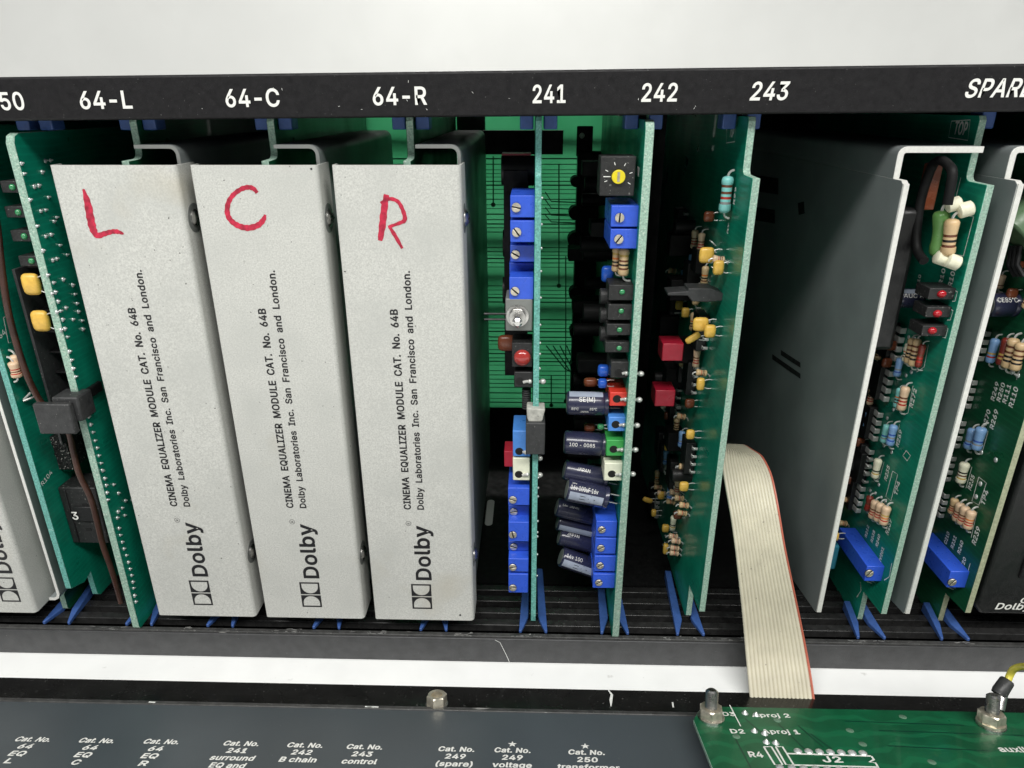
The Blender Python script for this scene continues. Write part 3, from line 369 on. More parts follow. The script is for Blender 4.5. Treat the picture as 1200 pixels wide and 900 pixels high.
def textmesh(s, bold=0.0):
    x = 0.0; V_ = []; F_ = []; k = 1/(1+2*bold)
    for ch in s:
        if ch == ' ': x += 0.40; continue
        vs, fs = glyph(ch, bold); o = len(V_)
        V_ += [V((x+v.x, (v.y+bold)*k, v.z)) for v in vs]; F_ += [tuple(o+i for i in f) for f in fs]; x += GLYPHS[ch][0]/CAP_UNITS+bold*1.6
    return V_, F_
def text(mb, s, fn, cap, length=None, bold=0.0, align='L', shear=0.0):
    extra = max(0.0, bold-0.03)*1.6; bold = min(bold, 0.03)
    vs, fs = textmesh(s, bold); x0 = min(v.x for v in vs); x1 = max(v.x for v in vs)
    sx = length/(x1-x0) if length else cap
    off = {'L': 0, 'C': -(x1-x0)*sx/2, 'R': -(x1-x0)*sx}[align]; P = []
    for v in vs:
        u = (v.x-x0)*sx+off+v.y*cap*shear; w_ = v.y*cap; p = fn(u, w_)
        if v.z: p = p+(fn(u+.01, w_)-p).cross(fn(u, w_+.01)-p).normalized()*(.012*v.z)
        P.append(p)
    mb.add(P, fs)
    if extra:       # second strike, slightly to the right: heavier stems
        k = extra*cap; e = fn(1, 0)-fn(0, 0); q = fn(0, 1)-fn(0, 0); lift = e.cross(q).normalized()*.03
        mb.add([p+e*k+lift for p in P], fs); mb.add([p+e*k*.5+q*k*.35+lift*1.6 for p in P], fs)
    return mb
def plane_fn(o, r, u): o = V(o); r = V(r); u = V(u); return lambda a, b: o+r*a+u*b
def wrap_fn(c, ax, out, r):        # letters wrapped round a cylinder: c on the axis, out = direction of v=0
    c = V(c); ax = V(ax).normalized(); out = V(out); out = (out-ax*out.dot(ax)).normalized(); side = out.cross(ax).normalized()*-1
    if side.z < 0: side = -side
    return lambda a, b: c+ax*a+(out*math.cos(b/r)+side*math.sin(b/r))*r

# ================================================================== SETTING
b = MB(); b.hexa(-1500, 1500, -1500, 905, -262, -252); struct(b.build('table_surface', table_m))
b = MB(); b.hexa(-1500, 1500, 900, 912, -252, 1300); struct(b.build('wall', white_m))

# ================================================================== RACK
rack = thing('equipment_rack', 'black open-fronted equipment rack with numbered label bar above a slatted bottom rail', 'rack', (0, 0, -252))
bz0 = lambda x: -4.7+0.0065*x
bz1 = lambda x: 10.1+0.0083*x
b = MB(); b.add([(x, y, (bz0(x) if k == 0 else bz1(x))) for k in (0, 1) for y in (0, 13) for x in (-285, 285)],
      [(0, 2, 3, 1), (4, 5, 7, 6), (0, 1, 5, 4), (2, 6, 7, 3), (0, 4, 6, 2), (1, 3, 7, 5)])
top_bar = b.build('label_bar', black_m, rack, bevel=0.9, seg=3)
def barlabel(s, cx, length, shear=0.0):
    b = MB(); text(b, s, lambda u, v: V((cx+u, -0.06, -0.5+0.0095*cx+v+0.0083*u)), 5.9, length, 0.035, 'C', shear)
    b.build('lettering', wink_m, top_bar)
barlabel('250', -187.2, 13.4); barlabel('64-L', -151.1, 18.7, 0.04); barlabel('64-C', -98.6, 19.2, 0.02); barlabel('64-R', -46.6, 19, 0.0)
barlabel('241', 5.4, 11.4, 0.0); barlabel('242', 43.3, 12.2, 0.03); barlabel('243', 80.6, 12.6, 0.12); barlabel('SPARE', 157.5, 22.0, 0.2)
# chips and dust specks on the bar and rails
b = MB()
for k in range(14):
    x = random.uniform(-130, 60); z = random.uniform(-3, 8); l = random.uniform(0.2, 0.8); a = random.uniform(0, 3.1)
    b.strip([(x, -0.05, z), (x+l*math.cos(a), -0.05, z+l*math.sin(a))], random.uniform(0.06, 0.14), (0, -1, 0))
stuff(b.build('paint_chip', silk_m, top_bar))

b = MB(); b.hexa(-285, 285, -0.2, 2.9, -251.5, -237.4); lip = b.build('front_rail', railface_m, rack, bevel=0.35)
b = MB(); b.hexa(-285, 285, 0.4, 2.7, -237.38, -236.2); b.build('rail_lip', lip_m, rack, bevel=0.2)
b = MB(); pts = [at(px, py, Y=-0.26) for px, py in ((580, 750), (586, 753), (590, 761), (594, 769), (597, 776))]; b.strip(pts, 0.22, (0, -1, 0)); b.build('scratch', silk_m, lip)
b = MB()
for x in (-205, -165, -118, -76, -30, -4, 70, 96, 160, 205):
    for k in range(9):
        xx = x+random.gauss(0, 4.5); yy = random.uniform(0.5, 2.6); l = random.uniform(0.5, 3.0)
        b.strip([(xx, yy, -236.15), (xx+l, yy+random.uniform(-.6, .6), -236.15)], random.uniform(.1, .5), (0, 0, 1))
stuff(b.build('rub_mark', mat('rubbed_metal', (.32, .32, .31), .4, .3, .2, 900), rack))
for k, y in enumerate((7.9, 16.4, 25.2, 33.8)):
    b = MB(); b.hexa(-285, 285, y, y+4.4, -240, -236); b.build('rail_slat', slat_m, rack, bevel=0.35)
b = MB(); b.hexa(-285, 285, 3, 40, -249, -246); b.build('rail_trough', inner_m, rack)
b = MB(); b.hexa(-285, 285, 40, 190, -240, -236.3); floor_plate = b.build('floor_plate', inner_m, rack)
b = MB(); b.hexa(-285, 285, 186, 190, -236.3, -198); b.build('back_panel', inner_m, rack)
b = MB(); b.hexa(44, 285, 186, 190, -198, 8); b.build('back_panel', inner_m, rack)
b = MB(); b.hexa(-285, -100, 186, 190, -198, 8); b.build('back_panel', inner_m, rack)
b = MB(); b.hexa(-285, 285, 13.2, 190, 4.5, 7.5); b.build('top_cover', inner_m, rack)
for x in (-288, 285):
    b = MB(); b.hexa(x, x+3, -0.2, 190, -252, 11); b.build('side_panel', black_m, rack, bevel=0.4)
for y in (20, 60, 110, 160):
    b = MB(); b.hexa(-285, 285, y, y+6, -1.5, 3); b.build('upper_rail', inner_m, rack, bevel=0.3)
# flat white inserts in place of floor slots; lit table put into their colour
def pill(x, y, l, wd):
    b = MB(); P = []
    for k in range(9): a = math.pi*k/8; P.append((wd/2*math.cos(a), l/2-wd/2+wd/2*math.sin(a)))
    for k in range(9): a = math.pi+math.pi*k/8; P.append((wd/2*math.cos(a), -l/2+wd/2+wd/2*math.sin(a)))
    b.prism(P, lambda u, v, t: V((x+u, y+v, -236.25+t)), 0, 0.12); b.build('floor_slot_insert', white_m, rack)
for x in (-25, 42.5, 105, 172): pill(x, 108, 29, 4.6)

# backplane: light from behind comes through the green laminate; copper runs stay dark
b = MB(); b.hexa(-100, 44, 180, 181.6, -197, -2); backplane = b.build('backplane', backpl_m, rack)
Yb = 179.9; b = MB(); nb = (0, -1, 0); b1 = b
def bp_(px, py): q = at(px, py, Y=Yb); return (q.x, q.y, q.z)
for y in (283, 325, 362, 166):
    z = at(600, y, Y=Yb).z; b2 = MB(); b2.hexa(-110, 60, 182.6, 188, z-2.2, z+2.2); b2.build('rear_shade_rail', inner_m, rack)
yy = 186
while yy < 476:
    if not any(abs(yy-q) < 7 for q in (283, 325, 362)):
        z = at(600, yy, Y=Yb).z; b.strip([(-100, Yb, z), (44, Yb, z)], random.choice((.4, .55, .8)), nb, 0.02)
    yy += random.choice((4, 4.5, 5, 6.5))
for px, y0, y1 in ((567, 185, 240), (578, 183, 240), (655, 192, 335), (663, 300, 470), (672, 360, 450), (682, 330, 470), (646, 440, 475)):
    b.strip([bp_(px, y0), bp_(px, y1)], .8, nb, 0.04)
    q = V(bp_(px, y1)); b.add([q+V((1.5*math.cos(a), -0.05, 1.5*math.sin(a))) for a in [k*math.pi/4 for k in range(8)]], [tuple(range(8))])
for k in range(5): b.strip([bp_(640+k*8, 405), bp_(662+k*6, 432+k*3), bp_(690, 448+k*6)], 0.8, nb, 0.05)
for k in range(4): b.strip([bp_(639, 225+k*9), bp_(646, 236+k*8), bp_(690, 238+k*8)], 0.7, nb, 0.05)
stuff(b.build('copper_trace', trb_m, backplane))
x0, x1, z0, z1 = fb0 = (at(545, 165, Y=150).x, at(660, 165, Y=150).x, at(600, 181, Y=150).z, at(600, 153, Y=150).z)
b = MB(); b.hexa(x0, x1, 150, 156, z0, z1); b.build('rear_shade_rail', inner_m, rack)  # dark bar added to stand in for the shaded band up here
x0, x1 = at(540, 300, Y=172).x, at(571, 300, Y=172).x
b = MB(); b.hexa(x0, x1, 172, 174, -200, -4); b.build('slot_connector', pcbd_m, rack)  # dark green strip added as a backdrop in front of the backplane
# slot connectors standing in front of the backplane
b = MB(); q0 = at(668, 480, Y=168); q1 = at(748, 178, Y=168); b.hexa(q0.x, q1.x, 168, 179, q0.z, q1.z)
q0 = at(676, 178, Y=168); q1 = at(696, 148, Y=168); b.hexa(q0.x, q1.x, 172, 175, q0.z-3, q1.z); c_ = b.build('slot_connector', inner_m, rack, bevel=0.6)
b = MB(); q = at(682, 159, Y=171.8); b.cyl(q, q+V((0, .15, 0)), 1.6); b.build('mounting_hole', edge_m, c_)
for y in (213, 250, 282, 345, 390, 430):
    b = MB(); q = at(675, y, Y=165); b.cyl(q+V((0, 0, 0)), q+V((0, 9, 0)), random.uniform(3, 5.5)); b.build('contact_boss', inner_m, c_)

# blue card guides: two flared prongs below each card, a clip above it
def guide(X, dy=0.0, back=46):
    for sgn in (-1, 1):
        b = MB(); a = [(X+sgn*1.9, back), (X+sgn*5.0, back), (X+sgn*6.8, 2.8+dy), (X+sgn*5.6, 2.8+dy), (X+sgn*2.4, 12+dy)]
        zt = [-231.0, -231.0, -234.6, -234.6, -234.0]; n = 5
        b.add([(p[0], p[1], -236.3) for p in a]+[(p[0], p[1], z) for p, z in zip(a, zt)], [(0, 1, 2, 3, 4), (9, 8, 7, 6, 5)]+[(i, (i+1) % n, n+(i+1) % n, n+i) for i in range(n)])
        b.build('guide_prong', guide_m, rack, bevel=0.35)
for X in (2, 41, 77, 162, 201, -190, -231, -150, -98, -46): guide(X, back=46 if 0 < X < 100 else 24 if X > 100 else 30)
def upclip(X):
    for sgn in ((-1, 1) if X < 150 else (1,)):
        b = MB(); b.hexa(X+sgn*1.9, X+sgn*7.0, 16, 24, -9.6, -1); b.build('guide_clip', guide_m, rack, bevel=0.5)
for X in (2, 41, 77, 162, 201, -190, -150, -98, -46): upclip(X)

# ================================================================== CARDS
def arc(c, r, a0, a1, n=4): return [(c[0]+r*math.cos(math.radians(a0+(a1-a0)*k/n)), c[1]+r*math.sin(math.radians(a0+(a1-a0)*k/n))) for k in range(n+1)]
def board(parent, X, poly, fm=pcb_m, em=edge_m, th=2.7, name='board'):
    b = MB(); b.prism(poly, lambda y, z, x: V((X+x, y, z)), -th/2, th/2, sidek=1)
    return b.build(name, [fm, em], parent, bevel=0.15, seg=1, smooth=30)
def stepped(front, neck, ztop=-5.0, zstep=-27, zbot=-217, tongue=16, ztb=-235.5, back=165):
    P = [(back, ztop), (neck+1, ztop), (neck, ztop-1.5)]+arc((neck-2.5, zstep+3.0), 2.6, 0, -90, 4)+[(front, zstep+0.2), (front, zbot), (tongue, zbot-1.5), (tongue, ztb+1.5), (tongue+1.5, ztb), (back, ztb)]
    return P

def fb(px0, py0, px1, py1, Y):
    a = at(px0, py1, Y=Y); c = at(px1, py0, Y=Y); return min(a.x, c.x), max(a.x, c.x), a.z, c.z
def fbox(name, r, Y, depth, m_, parent, bevel=0.25):
    x0, x1, z0, z1 = fb(*r, Y); b = MB(); b.hexa(x0, x1, Y, Y+depth, z0, z1); return b.build(name, m_, parent, bevel=bevel)
def screwhead(c, r, ang, parent, m_=brass_m, nrm=(0, -1, 0), name='adjustment_screw', slot=0.26):
    n = V(nrm).normalized(); u = V((1, 0, 0)) if abs(n.x) < .9 else V((0, 1, 0)); w_ = n.cross(u).normalized(); u = w_.cross(n)
    b = MB(); fn = lambda a, c_, t: V(c)+u*a+w_*c_+n*t
    circ = [(r*math.cos(2*math.pi*k/16), r*math.sin(2*math.pi*k/16)) for k in range(16)]
    b.k = 1; b.prism(circ, fn, 0, 0.35); b.k = 0; ca, sa = math.cos(ang), math.sin(ang)
    for sg in (1, -1):
        P = [];  g = slot*r*0.6
        a0 = math.asin(min(.95, g/r))
        for k in range(9):
            a = a0+(math.pi-2*a0)*k/8; x, y = r*math.cos(a), sg*r*math.sin(a); P.append((x*ca-y*sa, x*sa+y*ca))
        b.prism(P, fn, 0.35, 0.85)
    return b.build(name, [m_, hole_m], parent, bevel=0.08, seg=1)
def trimmer(card, r, scr, Y, depth=24, ang=None, m_=blue_m, srad=None):
    t = fbox('trimmer', r, Y, depth, m_, card, 0.3)
    c = at(scr[0], scr[1], Y=Y-0.02); screwhead(c, srad or 1.75, ang if ang is not None else random.uniform(0, 3.1), t)
    return t
def testpoint(card, face, hole, Y, m_, pin, depth=16, dot=None):
    x0, x1, z0, z1 = fb(*face, Y); b = MB(); b.hexa(x0, x1, Y, Y+depth, z0, z1)
    t = b.build('test_point', m_, card, bevel=0.4)
    c = at(hole[0], hole[1], Y=Y-0.05); b = MB(); b.cyl(c, c+V((0, 0.3, 0)), 1.75); b.build('socket_hole', hole_m, t)
    a = at(hole[0]+4, hole[1]+1, Y=Y-0.4); e = at(pin[0], pin[1], Y=Y-0.4)
    b = MB(); b.tube([a, (a+e)/2+V((0, 0, .2)), e], 0.62, 8); b.ball(e, 0.95); b.build('pin', wire_m, t)
    if dot:
        q = at(dot[0], dot[1], Y=Y+1); b = MB(); b.ball(q, 1.15, (1.2, 1, 1)); b.tube([q, q-V((2.5, 0, 0))], .6); b.build('pin', wire_m, t)
    return t
def led(card, r, c, Y, rad, lm, depth=12, hm=led_m):
    t = fbox('indicator_light', r, Y, depth, hm, card, 0.25)
    q = at(c[0], c[1], Y=Y); b = MB(); b.ball(q, rad, (1, 0.7, 1), 16, 8); b.build('lens', lm, t)
    b = MB(); b.lathe(q+V((0, 0.1, 0)), (0, -1, 0), [(0, rad*1.18), (0.35, rad*1.1)], 16); b.build('bezel', bp_m, t)
    return t
def elec(card, p0, p1, r, sm=navy_m, txt=None, patch=None, lead=True, arrow=False):
    """electrolytic can from p0 (top end) to p1 (lead end)"""
    p0, p1 = V(p0), V(p1); ax = (p1-p0).normalized(); Ln = (p1-p0).length; b = MB()
    prof = [(0.15, r*.80), (0.0, r*.86), (0.3, r*.97), (1.0, r), (Ln-2.6, r), (Ln-2.0, r*.92), (Ln-1.3, r), (Ln-.4, r), (Ln, r*.9)]
    b.lathe(p0, ax, prof, 24); t = b.build('electrolytic_capacitor', sm, card, smooth=50)
    b = MB(); b.lathe(p0+ax*-0.02, ax, [(0, r*.78), (0.2, r*.80)], 24); b.build('end_disc', dull_m, t)
    mid = (p0+p1)/2; out = (CAM-mid).normalized()
    if patch:
        fn = wrap_fn(p0, ax, out, r+0.03); v0, v1 = patch; b = MB(); N = 8
        b.add([fn(a, v0+(v1-v0)*k/N) for k in range(N+1) for a in (0.9, Ln-2.7)], [(2*k, 2*k+1, 2*k+3, 2*k+2) for k in range(N)]); b.build('sleeve_stripe', sleeve_m, t)
        if arrow:
            fn2 = wrap_fn(p0, ax, out, r+0.07); b = MB(); vc = (v0+v1)/2; a0 = Ln*.38
            def poly(P): b.add([fn2(a0+x, vc+y) for x, y in P], [tuple(range(len(P)))])
            poly([(-1.6, -.9), (0.9, -.9), (0.9, .9), (-1.6, .9)]); poly([(0.9, -1.5), (2.6, 0), (0.9, 1.5)])
            hw = (v1-v0)/2-.2
            b.add([fn2(a0+x, vc+y) for x, y in ((2.9, hw), (3.3, hw), (5.4, 0), (5.0, 0))], [(0, 1, 2, 3)]); b.add([fn2(a0+x, vc+y) for x, y in ((2.9, -hw), (3.3, -hw), (5.4, 0), (5.0, 0))], [(0, 1, 2, 3)])
            b.build('arrow_mark', ink_m, t)
    if txt:
        b = MB(); fn = wrap_fn(p0, ax, out, r+0.06)
        for (s_, u, v, cap, ln) in txt: text(b, s_, lambda a, c, u=u, v=v: fn(u+a, v+c), cap, ln, 0.0)
        b.build('lettering', wink_m, t)
    if lead:
        _, uu, ww = b.frame(ax); b = MB()
        for sg in (-1, 1): b.tube([p1+ww*sg*r*.4, p1+ax*2.5+ww*sg*r*.4, p1+ax*5+ww*sg*r*.4], 0.28, 6)
        b.build('lead', wire_m, t)
    return t
def resistor(card, c, L, r, m_, bands=('brown', 'black', 'orange', 'gold'), ax=(0, 0, 1), toward=(1, 0, 0), h=3.0, nm='resistor', leads=True):
    c = V(c); ax = V(ax).normalized(); toward = V(toward)
    mats = [m_]+[band[k] for k in bands]; prof = [(-L/2, r*.35), (-L*.47, r*.8), (-L*.40, r), (-L*.26, r*.98)]; ks = [0, 0, 0]
    if not bands: prof += [(-L*.12, r*.82), (L*.12, r*.82)]; ks += [0, 0]
    xs = [(-.26, -.19), (-.12, -.05), (.02, .09), (.20, .27)]
    for i, (a, e) in enumerate(xs[:len(bands)]):
        prof += [(L*a, r*.86), (L*e, r*.86)]; ks += [0, i+1]
    prof += [(L*.30, r*.97), (L*.40, r), (L*.47, r*.8), (L/2, r*.35)]; ks += [0, 0, 0, 0]
    b = MB(); b.lathe(c, ax, prof, 12, ks=ks[:len(prof)-1]); t = b.build(nm, mats, card, smooth=60)
    if leads:
        b = MB()
        for sg in (-1, 1):
            e = c+ax*(sg*L/2); k = r*.9; P = [e-ax*sg*.3]
            for q in range(6): a = math.pi/2*q/5; P.append(e+ax*sg*k*math.sin(a)+toward*k*(1-math.cos(a)))
            P.append(e+ax*sg*k+toward*h); b.tube(P, max(.22, r*.2), 6)
        b.build('lead', wire_m, t)
    return t
def dipcap(card, c, sx, sy, sz, m_=yel_m, nm='capacitor', to=(1, 0, 0), h=3, tilt=0.0):
    c = V(c); b = MB(); n = 14; mring = 8; vs = []; fs = []; e = 0.5
    def sp(x): return math.copysign(abs(x)**e, x)
    rot = Matrix.Rotation(tilt, 3, 'Y')
    for i in range(mring+1):
        t_ = math.pi*i/mring-math.pi/2
        for j in range(n):
            a = 2*math.pi*j/n; p = V((sx*sp(math.cos(t_))*sp(math.cos(a)), sy*math.cos(t_)*math.sin(a), sz*sp(math.sin(t_)))); vs.append(c+rot@p)
    for i in range(mring):
        for j in range(n): k = (j+1) % n; fs.append((i*n+j, i*n+k, (i+1)*n+k, (i+1)*n+j))
    b.add(vs, fs); t = b.build(nm, m_, card, smooth=60); b = MB(); to = V(to)
    for sg in (-1, 1): b.tube([c+to*sx*.7+V((0, 0, sg*sz*.55)), c+to*(sx+h*.5)+V((0, 0, sg*sz*.75)), c+to*(sx+h)+V((0, 0, sg*sz*.7))], .25, 6)
    b.build('lead', wire_m, t)
    return t
PINM = {}
def chip(card, X, px, py, zl, yw=7, thick=4.0, pins=4, side=1):
    """dual in-line chip lying on the board's left face; px,py = its front-facing pin row centre"""
    q = at(px, py, X=X-2.0); zl *= .80; b = MB(); b.hexa(X-1.4-thick, X-2.2, q.y+1.4, q.y+1.4+yw, q.z-zl/2, q.z+zl/2); t = b.build('chip', bp_m, card, bevel=0.3)
    b = MB(); b.cyl((X-1.42-thick, q.y+1.4+yw/2, q.z+zl/2-1.2), (X-1.36-thick, q.y+1.4+yw/2, q.z+zl/2-1.2), .7, 10); b.build('notch', gp_m, t)
    for k in range(pins):
        z = q.z+zl/2-zl*(k+.5)/pins; wv = zl/pins*.33
        p = MB(); p.hexa(X-4.0, X-3.5, q.y-2.2, q.y+1.6, z-wv, z+wv); p.hexa(X-4.0, X-1.6, q.y-2.7, q.y-2.2, z-wv*.9, z+wv*.9); p.build('pin', wire_m, t, bevel=0.12, seg=1)
    return t
def silk(card, X, polys, texts=(), w_=0.45):
    b = MB(); fx = X-1.35-.05
    for P in polys: b.strip([at(p[0], p[1], X=fx) for p in P], w_, (-1, 0, 0))
    for (s_, px, py, cap, ln, hor) in texts:
        o = at(px, py, X=fx); r_, u_ = (V((0, -1, 0)), V((0, 0, 1))) if hor else (V((0, 0, 1)), V((0, 1, 0)))
        text(b, s_, plane_fn(o, r_, u_), cap*1.12, ln*1.04, 0.06, 'C')
    return b.build('lettering', silk_m, card)

# ---------------------------------------------------------------- equaliser modules with white covers
def dolby_symbol(b, fn, H, Wd):
    # two back-to-back D shapes in square frames: u along the reading direction, v up
    t = H*.085
    def quad(u0, u1, v0, v1): b.add([fn(u0, v0), fn(u1, v0), fn(u1, v1), fn(u0, v1)], [(0, 1, 2, 3)])
    half = Wd/2-H*.03
    for side in (0, 1):
        u0 = 0 if side == 0 else Wd-half; f = (lambda u, u0=u0: u0+u) if side == 0 else (lambda u, u0=u0: u0+half-u)
        # black square with a D-shaped opening whose flat side is outside
        N = 12; inner = [(t, t)]+[(half-H*.46+ (H*.42)*math.cos(a)-t*.2, H/2+(H/2-t)*math.sin(a)) for a in [-math.pi/2+math.pi*k/N for k in range(N+1)]]+[(t, H-t)]
        outer = []
        for (u, v) in inner:
            if u <= t+1e-6: outer.append((0, 0 if v < H/2 else H))
            else:
                # push outwards to the frame
                du, dv = u-half*.35, v-H/2; k = min((half-half*.35)/abs(du) if du > 0 else 9e9, (half*.35)/abs(du) if du < 0 else 9e9, (H/2)/abs(dv) if abs(dv) > 1e-6 else 9e9)
                outer.append((half*.35+du*k, H/2+dv*k))
        n = len(inner)
        # make sure the frame's corners are filled
        vs = [fn(f(u), v) for u, v in inner]+[fn(f(u), v) for u, v in outer]
        b.add(vs, [(i, (i+1) % n, n+(i+1) % n, n+i) for i in range(n)])
        for vv in (0, 1):
            cu = [p for p in outer if (p[1] > H-1e-4 if vv else p[1] < 1e-4)]; 
            um = max(p[0] for p in cu); cs = [p for p in outer if abs(p[0]-half) < 1e-4]
            if cs:
                vm = max(p[1] for p in cs) if vv else min(p[1] for p in cs); c = (half, H if vv else 0)
                b.add([fn(f(um), c[1]), fn(f(c[0]), c[1]), fn(f(half), vm)], [(0, 1, 2)])
def dolby_word(b, fn, cap, length): text(b, 'Dolby', fn, cap, length, 0.05)

def crom(A, n=5):
    out = []
    for i in range(len(A)-1):
        p0, p1, p2, p3 = A[max(i-1, 0)], A[i], A[i+1], A[min(i+2, len(A)-1)]
        for k in range(n):
            t = k/n; out.append(.5*((2*p1)+(p2-p0)*t+(2*p0-5*p1+4*p2-p3)*t*t+(-p0+3*p1-3*p2+p3)*t**3))
    return out+[A[-1]]
COVERTOP, COVERBOT = -21.0, -226.8
def sheetpath(path, t):      # closed outline of a bent sheet following path (u,v), thickness t to its left
    n = len(path); off = []
    for i, p in enumerate(path):
        a = V((*path[max(i-1, 0)], 0)); c = V((*path[min(i+1, n-1)], 0)); d = (c-a).normalized(); off.append((p[0]-d.y*t, p[1]+d.x*t))
    return list(path)+off[::-1]
def marker(b, strokes, X0):
    for si, (P, ws) in enumerate(strokes):
        Q = crom([V((x, w_, z)) for (x, z), w_ in zip(P, ws)], 6); P = [(q.x, q.z) for q in Q]; ws = [q.y*(1+.10*math.sin(i*1.7)) for i, q in enumerate(Q)]
        b.strip([(X0+x, -0.08-.03*si-.0004*i, z) for i, (x, z) in enumerate(P)], ws, (0, -1, 0))
def face(P): return [(lambda q: (q.x, q.z))(at(px, py, Y=0)) for px, py in P]
MARKS = {'L': [(face([(97.8, 221.5), (102.5, 236.7), (106, 255), (109, 268), (114, 276), (122, 274), (131, 271.5), (138, 271.5), (145, 274)]), [.8, 2.6, 3.0, 2.9, 2.2, 1.9, 1.7, 1.7, .8])],
         'C': [(face([(301.5, 226), (297, 221), (290, 219.5), (281, 222.5), (272, 230), (267, 240), (267, 252), (273, 260.5), (282, 265.5), (292, 267), (303, 263.5), (309, 257), (310.8, 251.5)]), [1.3, 1.7, 1.7, 1.6, 1.6, 1.8, 2.0, 2.1, 2.2, 2.2, 2.0, 1.7, .8])],
         'R': [(face([(453, 228), (450, 247), (448, 265), (445.5, 282)]), [1.9, 2.5, 2.5, 1.8]), (face([(446, 238), (456, 233), (466, 236), (472, 246), (474.5, 257), (469, 261), (455, 266)]), [.9, 1.3, 1.4, 1.5, 1.6, 1.3, 1.0]), (face([(456, 265), (463, 276), (471.5, 291)]), [1.0, 1.5, 1.0])]}
def module(X0, label, mark=None, sx=45.2, bx=27.0, extra=False, tx=0.0):
    t = thing('equalizer_module', label, 'equalizer module', (X0+23, 0, -236), 'equalizer modules with white covers')
    # folded cover: left flange, face, right flange
    r = 1.9; P = [(0, 6.0), (0, r*.5)]+[(r*.5-r*.5*math.cos(a), r*.5-r*.5*math.sin(a)) for a in (.5, 1.0)]+[(r*.5, 0), (47-r, 0)]+[(47-r+r*math.sin(a), r-r*math.cos(a)) for a in (.3, .6, .9, 1.2)]+[(47, r), (47, 15)]
    b = MB(); b.prism(sheetpath(P, .85), lambda u, v, z: V((X0+u, v, z)), COVERBOT, COVERTOP); cov = b.build('cover', cover_m, t, bevel=0.28, origin=V((X0+23+X0*.731, -X0*.377, -236-X0*.2)))
    b = MB(); b.hexa(X0+1.2, X0+45.9, 1.2, 2.3, COVERBOT+.3, COVERBOT+3); b.build('cover_fold', cover_m, cov)
    f = V((X0+tx, -0.06, 0)); rd, ud = V((0, 0, 1)), V((-1, 0, 0))
    b = MB(); text(b, 'CINEMA  EQUALIZER  MODULE  CAT.  No.  64B', plane_fn(f+V((20.6, 0, -166)), rd, ud), 3.1, 91.0, 0.065)
    text(b, 'Dolby  Laboratories  Inc.  San  Francisco  and  London.', plane_fn(f+V((26.3, 0, -166)), rd, ud), 2.85, 106.2, 0.055)
    b.build('lettering', ink_m, cov)
    b = MB(); dolby_word(b, plane_fn(f+V((28.0, 0, -203.8)), rd, ud), 7.2, 29.3)
    dolby_symbol(b, plane_fn(f+V((27.5, 0, -220.3)), rd, ud), 9.3, 14.2)
    rc = f+V((19.0, 0, -173.2)); b.strip([rc+V((1.15*math.cos(a), 0, 1.15*math.sin(a))) for a in [math.pi*k/8 for k in range(17)]], .16, (0, -1, 0))
    text(b, 'R', plane_fn(rc+V((.55, 0, -.42)), rd, ud), 1.1, .85, 0.0)
    b.build('logo', ink_m, cov)
    for (dx, z, l) in {'R': ((40.5, -223.6, 1.6), (1.3, -60, .9)), 'L': ((33, -52, .6), (2.0, -171, .6), (45.4, -118, .8)), 'C': ((44.6, -22.3, 1.4), (20, -223.8, .7))}.get(mark, ()):
        b = MB(); c = V((X0+dx, -.05, z)); b.add([c+V((l*.5*math.cos(a)*random.uniform(.5, 1.1), 0, l*.4*math.sin(a)*random.uniform(.5, 1.1))) for a in [k*math.pi/4 for k in range(8)]], [tuple(range(8))]); b.build('paint_chip', gp_m, cov)
    if mark: b = MB(); marker(b, MARKS[mark], 0); b.build('marker_letter', mark_m, cov)
    for z in ((-41, -194.5) if not extra else (-41,)):
        c = V((X0+47.02, 7.5, z)); b = MB(); b.lathe(c, (1, 0, 0), [(0, 3.3), (.5, 3.3), (1.3, 2.6), (1.8, 1.2)], 20); s_ = b.build('screw', steel_m, cov)
        b = MB(); b.hexa(c.x+1.62, c.x+1.9, c.y-.3, c.y+.3, z-1.7, z+1.7); b.hexa(c.x+1.62, c.x+1.9, c.y-1.7, c.y+1.7, z-.3, z+.3); b.build('screw_recess', hole_m, s_)
        b = MB(); b.lathe(c-V((0.05, 0, 0)), (1, 0, 0), [(0, 5.6), (0.18, 5.5)], 28); b.build('washer', dull_m, s_)
    # shield sheet behind the cover, its top folded towards the board
    r = 2.2; lp = bx+3.0
    P = [(lp, -15.6), (sx-r, -15.6)]+[(sx-r+r*math.sin(a), -15.6-r+r*math.cos(a)) for a in (.4, .8, 1.2)]+[(sx, -15.6-r), (sx, -218)]
    if extra: P += [(sx-.6, -219.6), (sx-2, -220.4), (sx-4.5, -220.4)]
    b = MB(); b.prism(sheetpath(P, 1.3), lambda u, v, y: V((X0+u, y, v)), 5.5 if not extra else 3.5, 145); b.build('shield', shield_m, t, bevel=0.15)
    b = MB(); b.prism(sheetpath(P, 1.3), lambda u, v, y: V((X0+u, y, v)), 5.2 if not extra else 3.2, 5.49 if not extra else 3.49); b.build('shield_edge', shedge_m if extra else dull_m, t)
    board(t, X0+bx, stepped(2.6 if not extra else 15, 13 if not extra else 24, -5, -20, -222 if not extra else -224, 12), pcbd_m, edge_m)
    return t
module(-177, 'white-covered module marked with a red letter L, right of the solder-dotted green board', 'L')
module(-125, 'white-covered module marked with a red letter C, between the two other lettered modules', 'C')
module(-72.9, 'white-covered module marked with a red letter R, just left of the blue-trimmer card', 'R')
m0 = module(-283.5, 'white-covered module cut off by the left frame edge, only its lower right part visible', None, sx=57.0, bx=51.5, extra=True, tx=13.8)

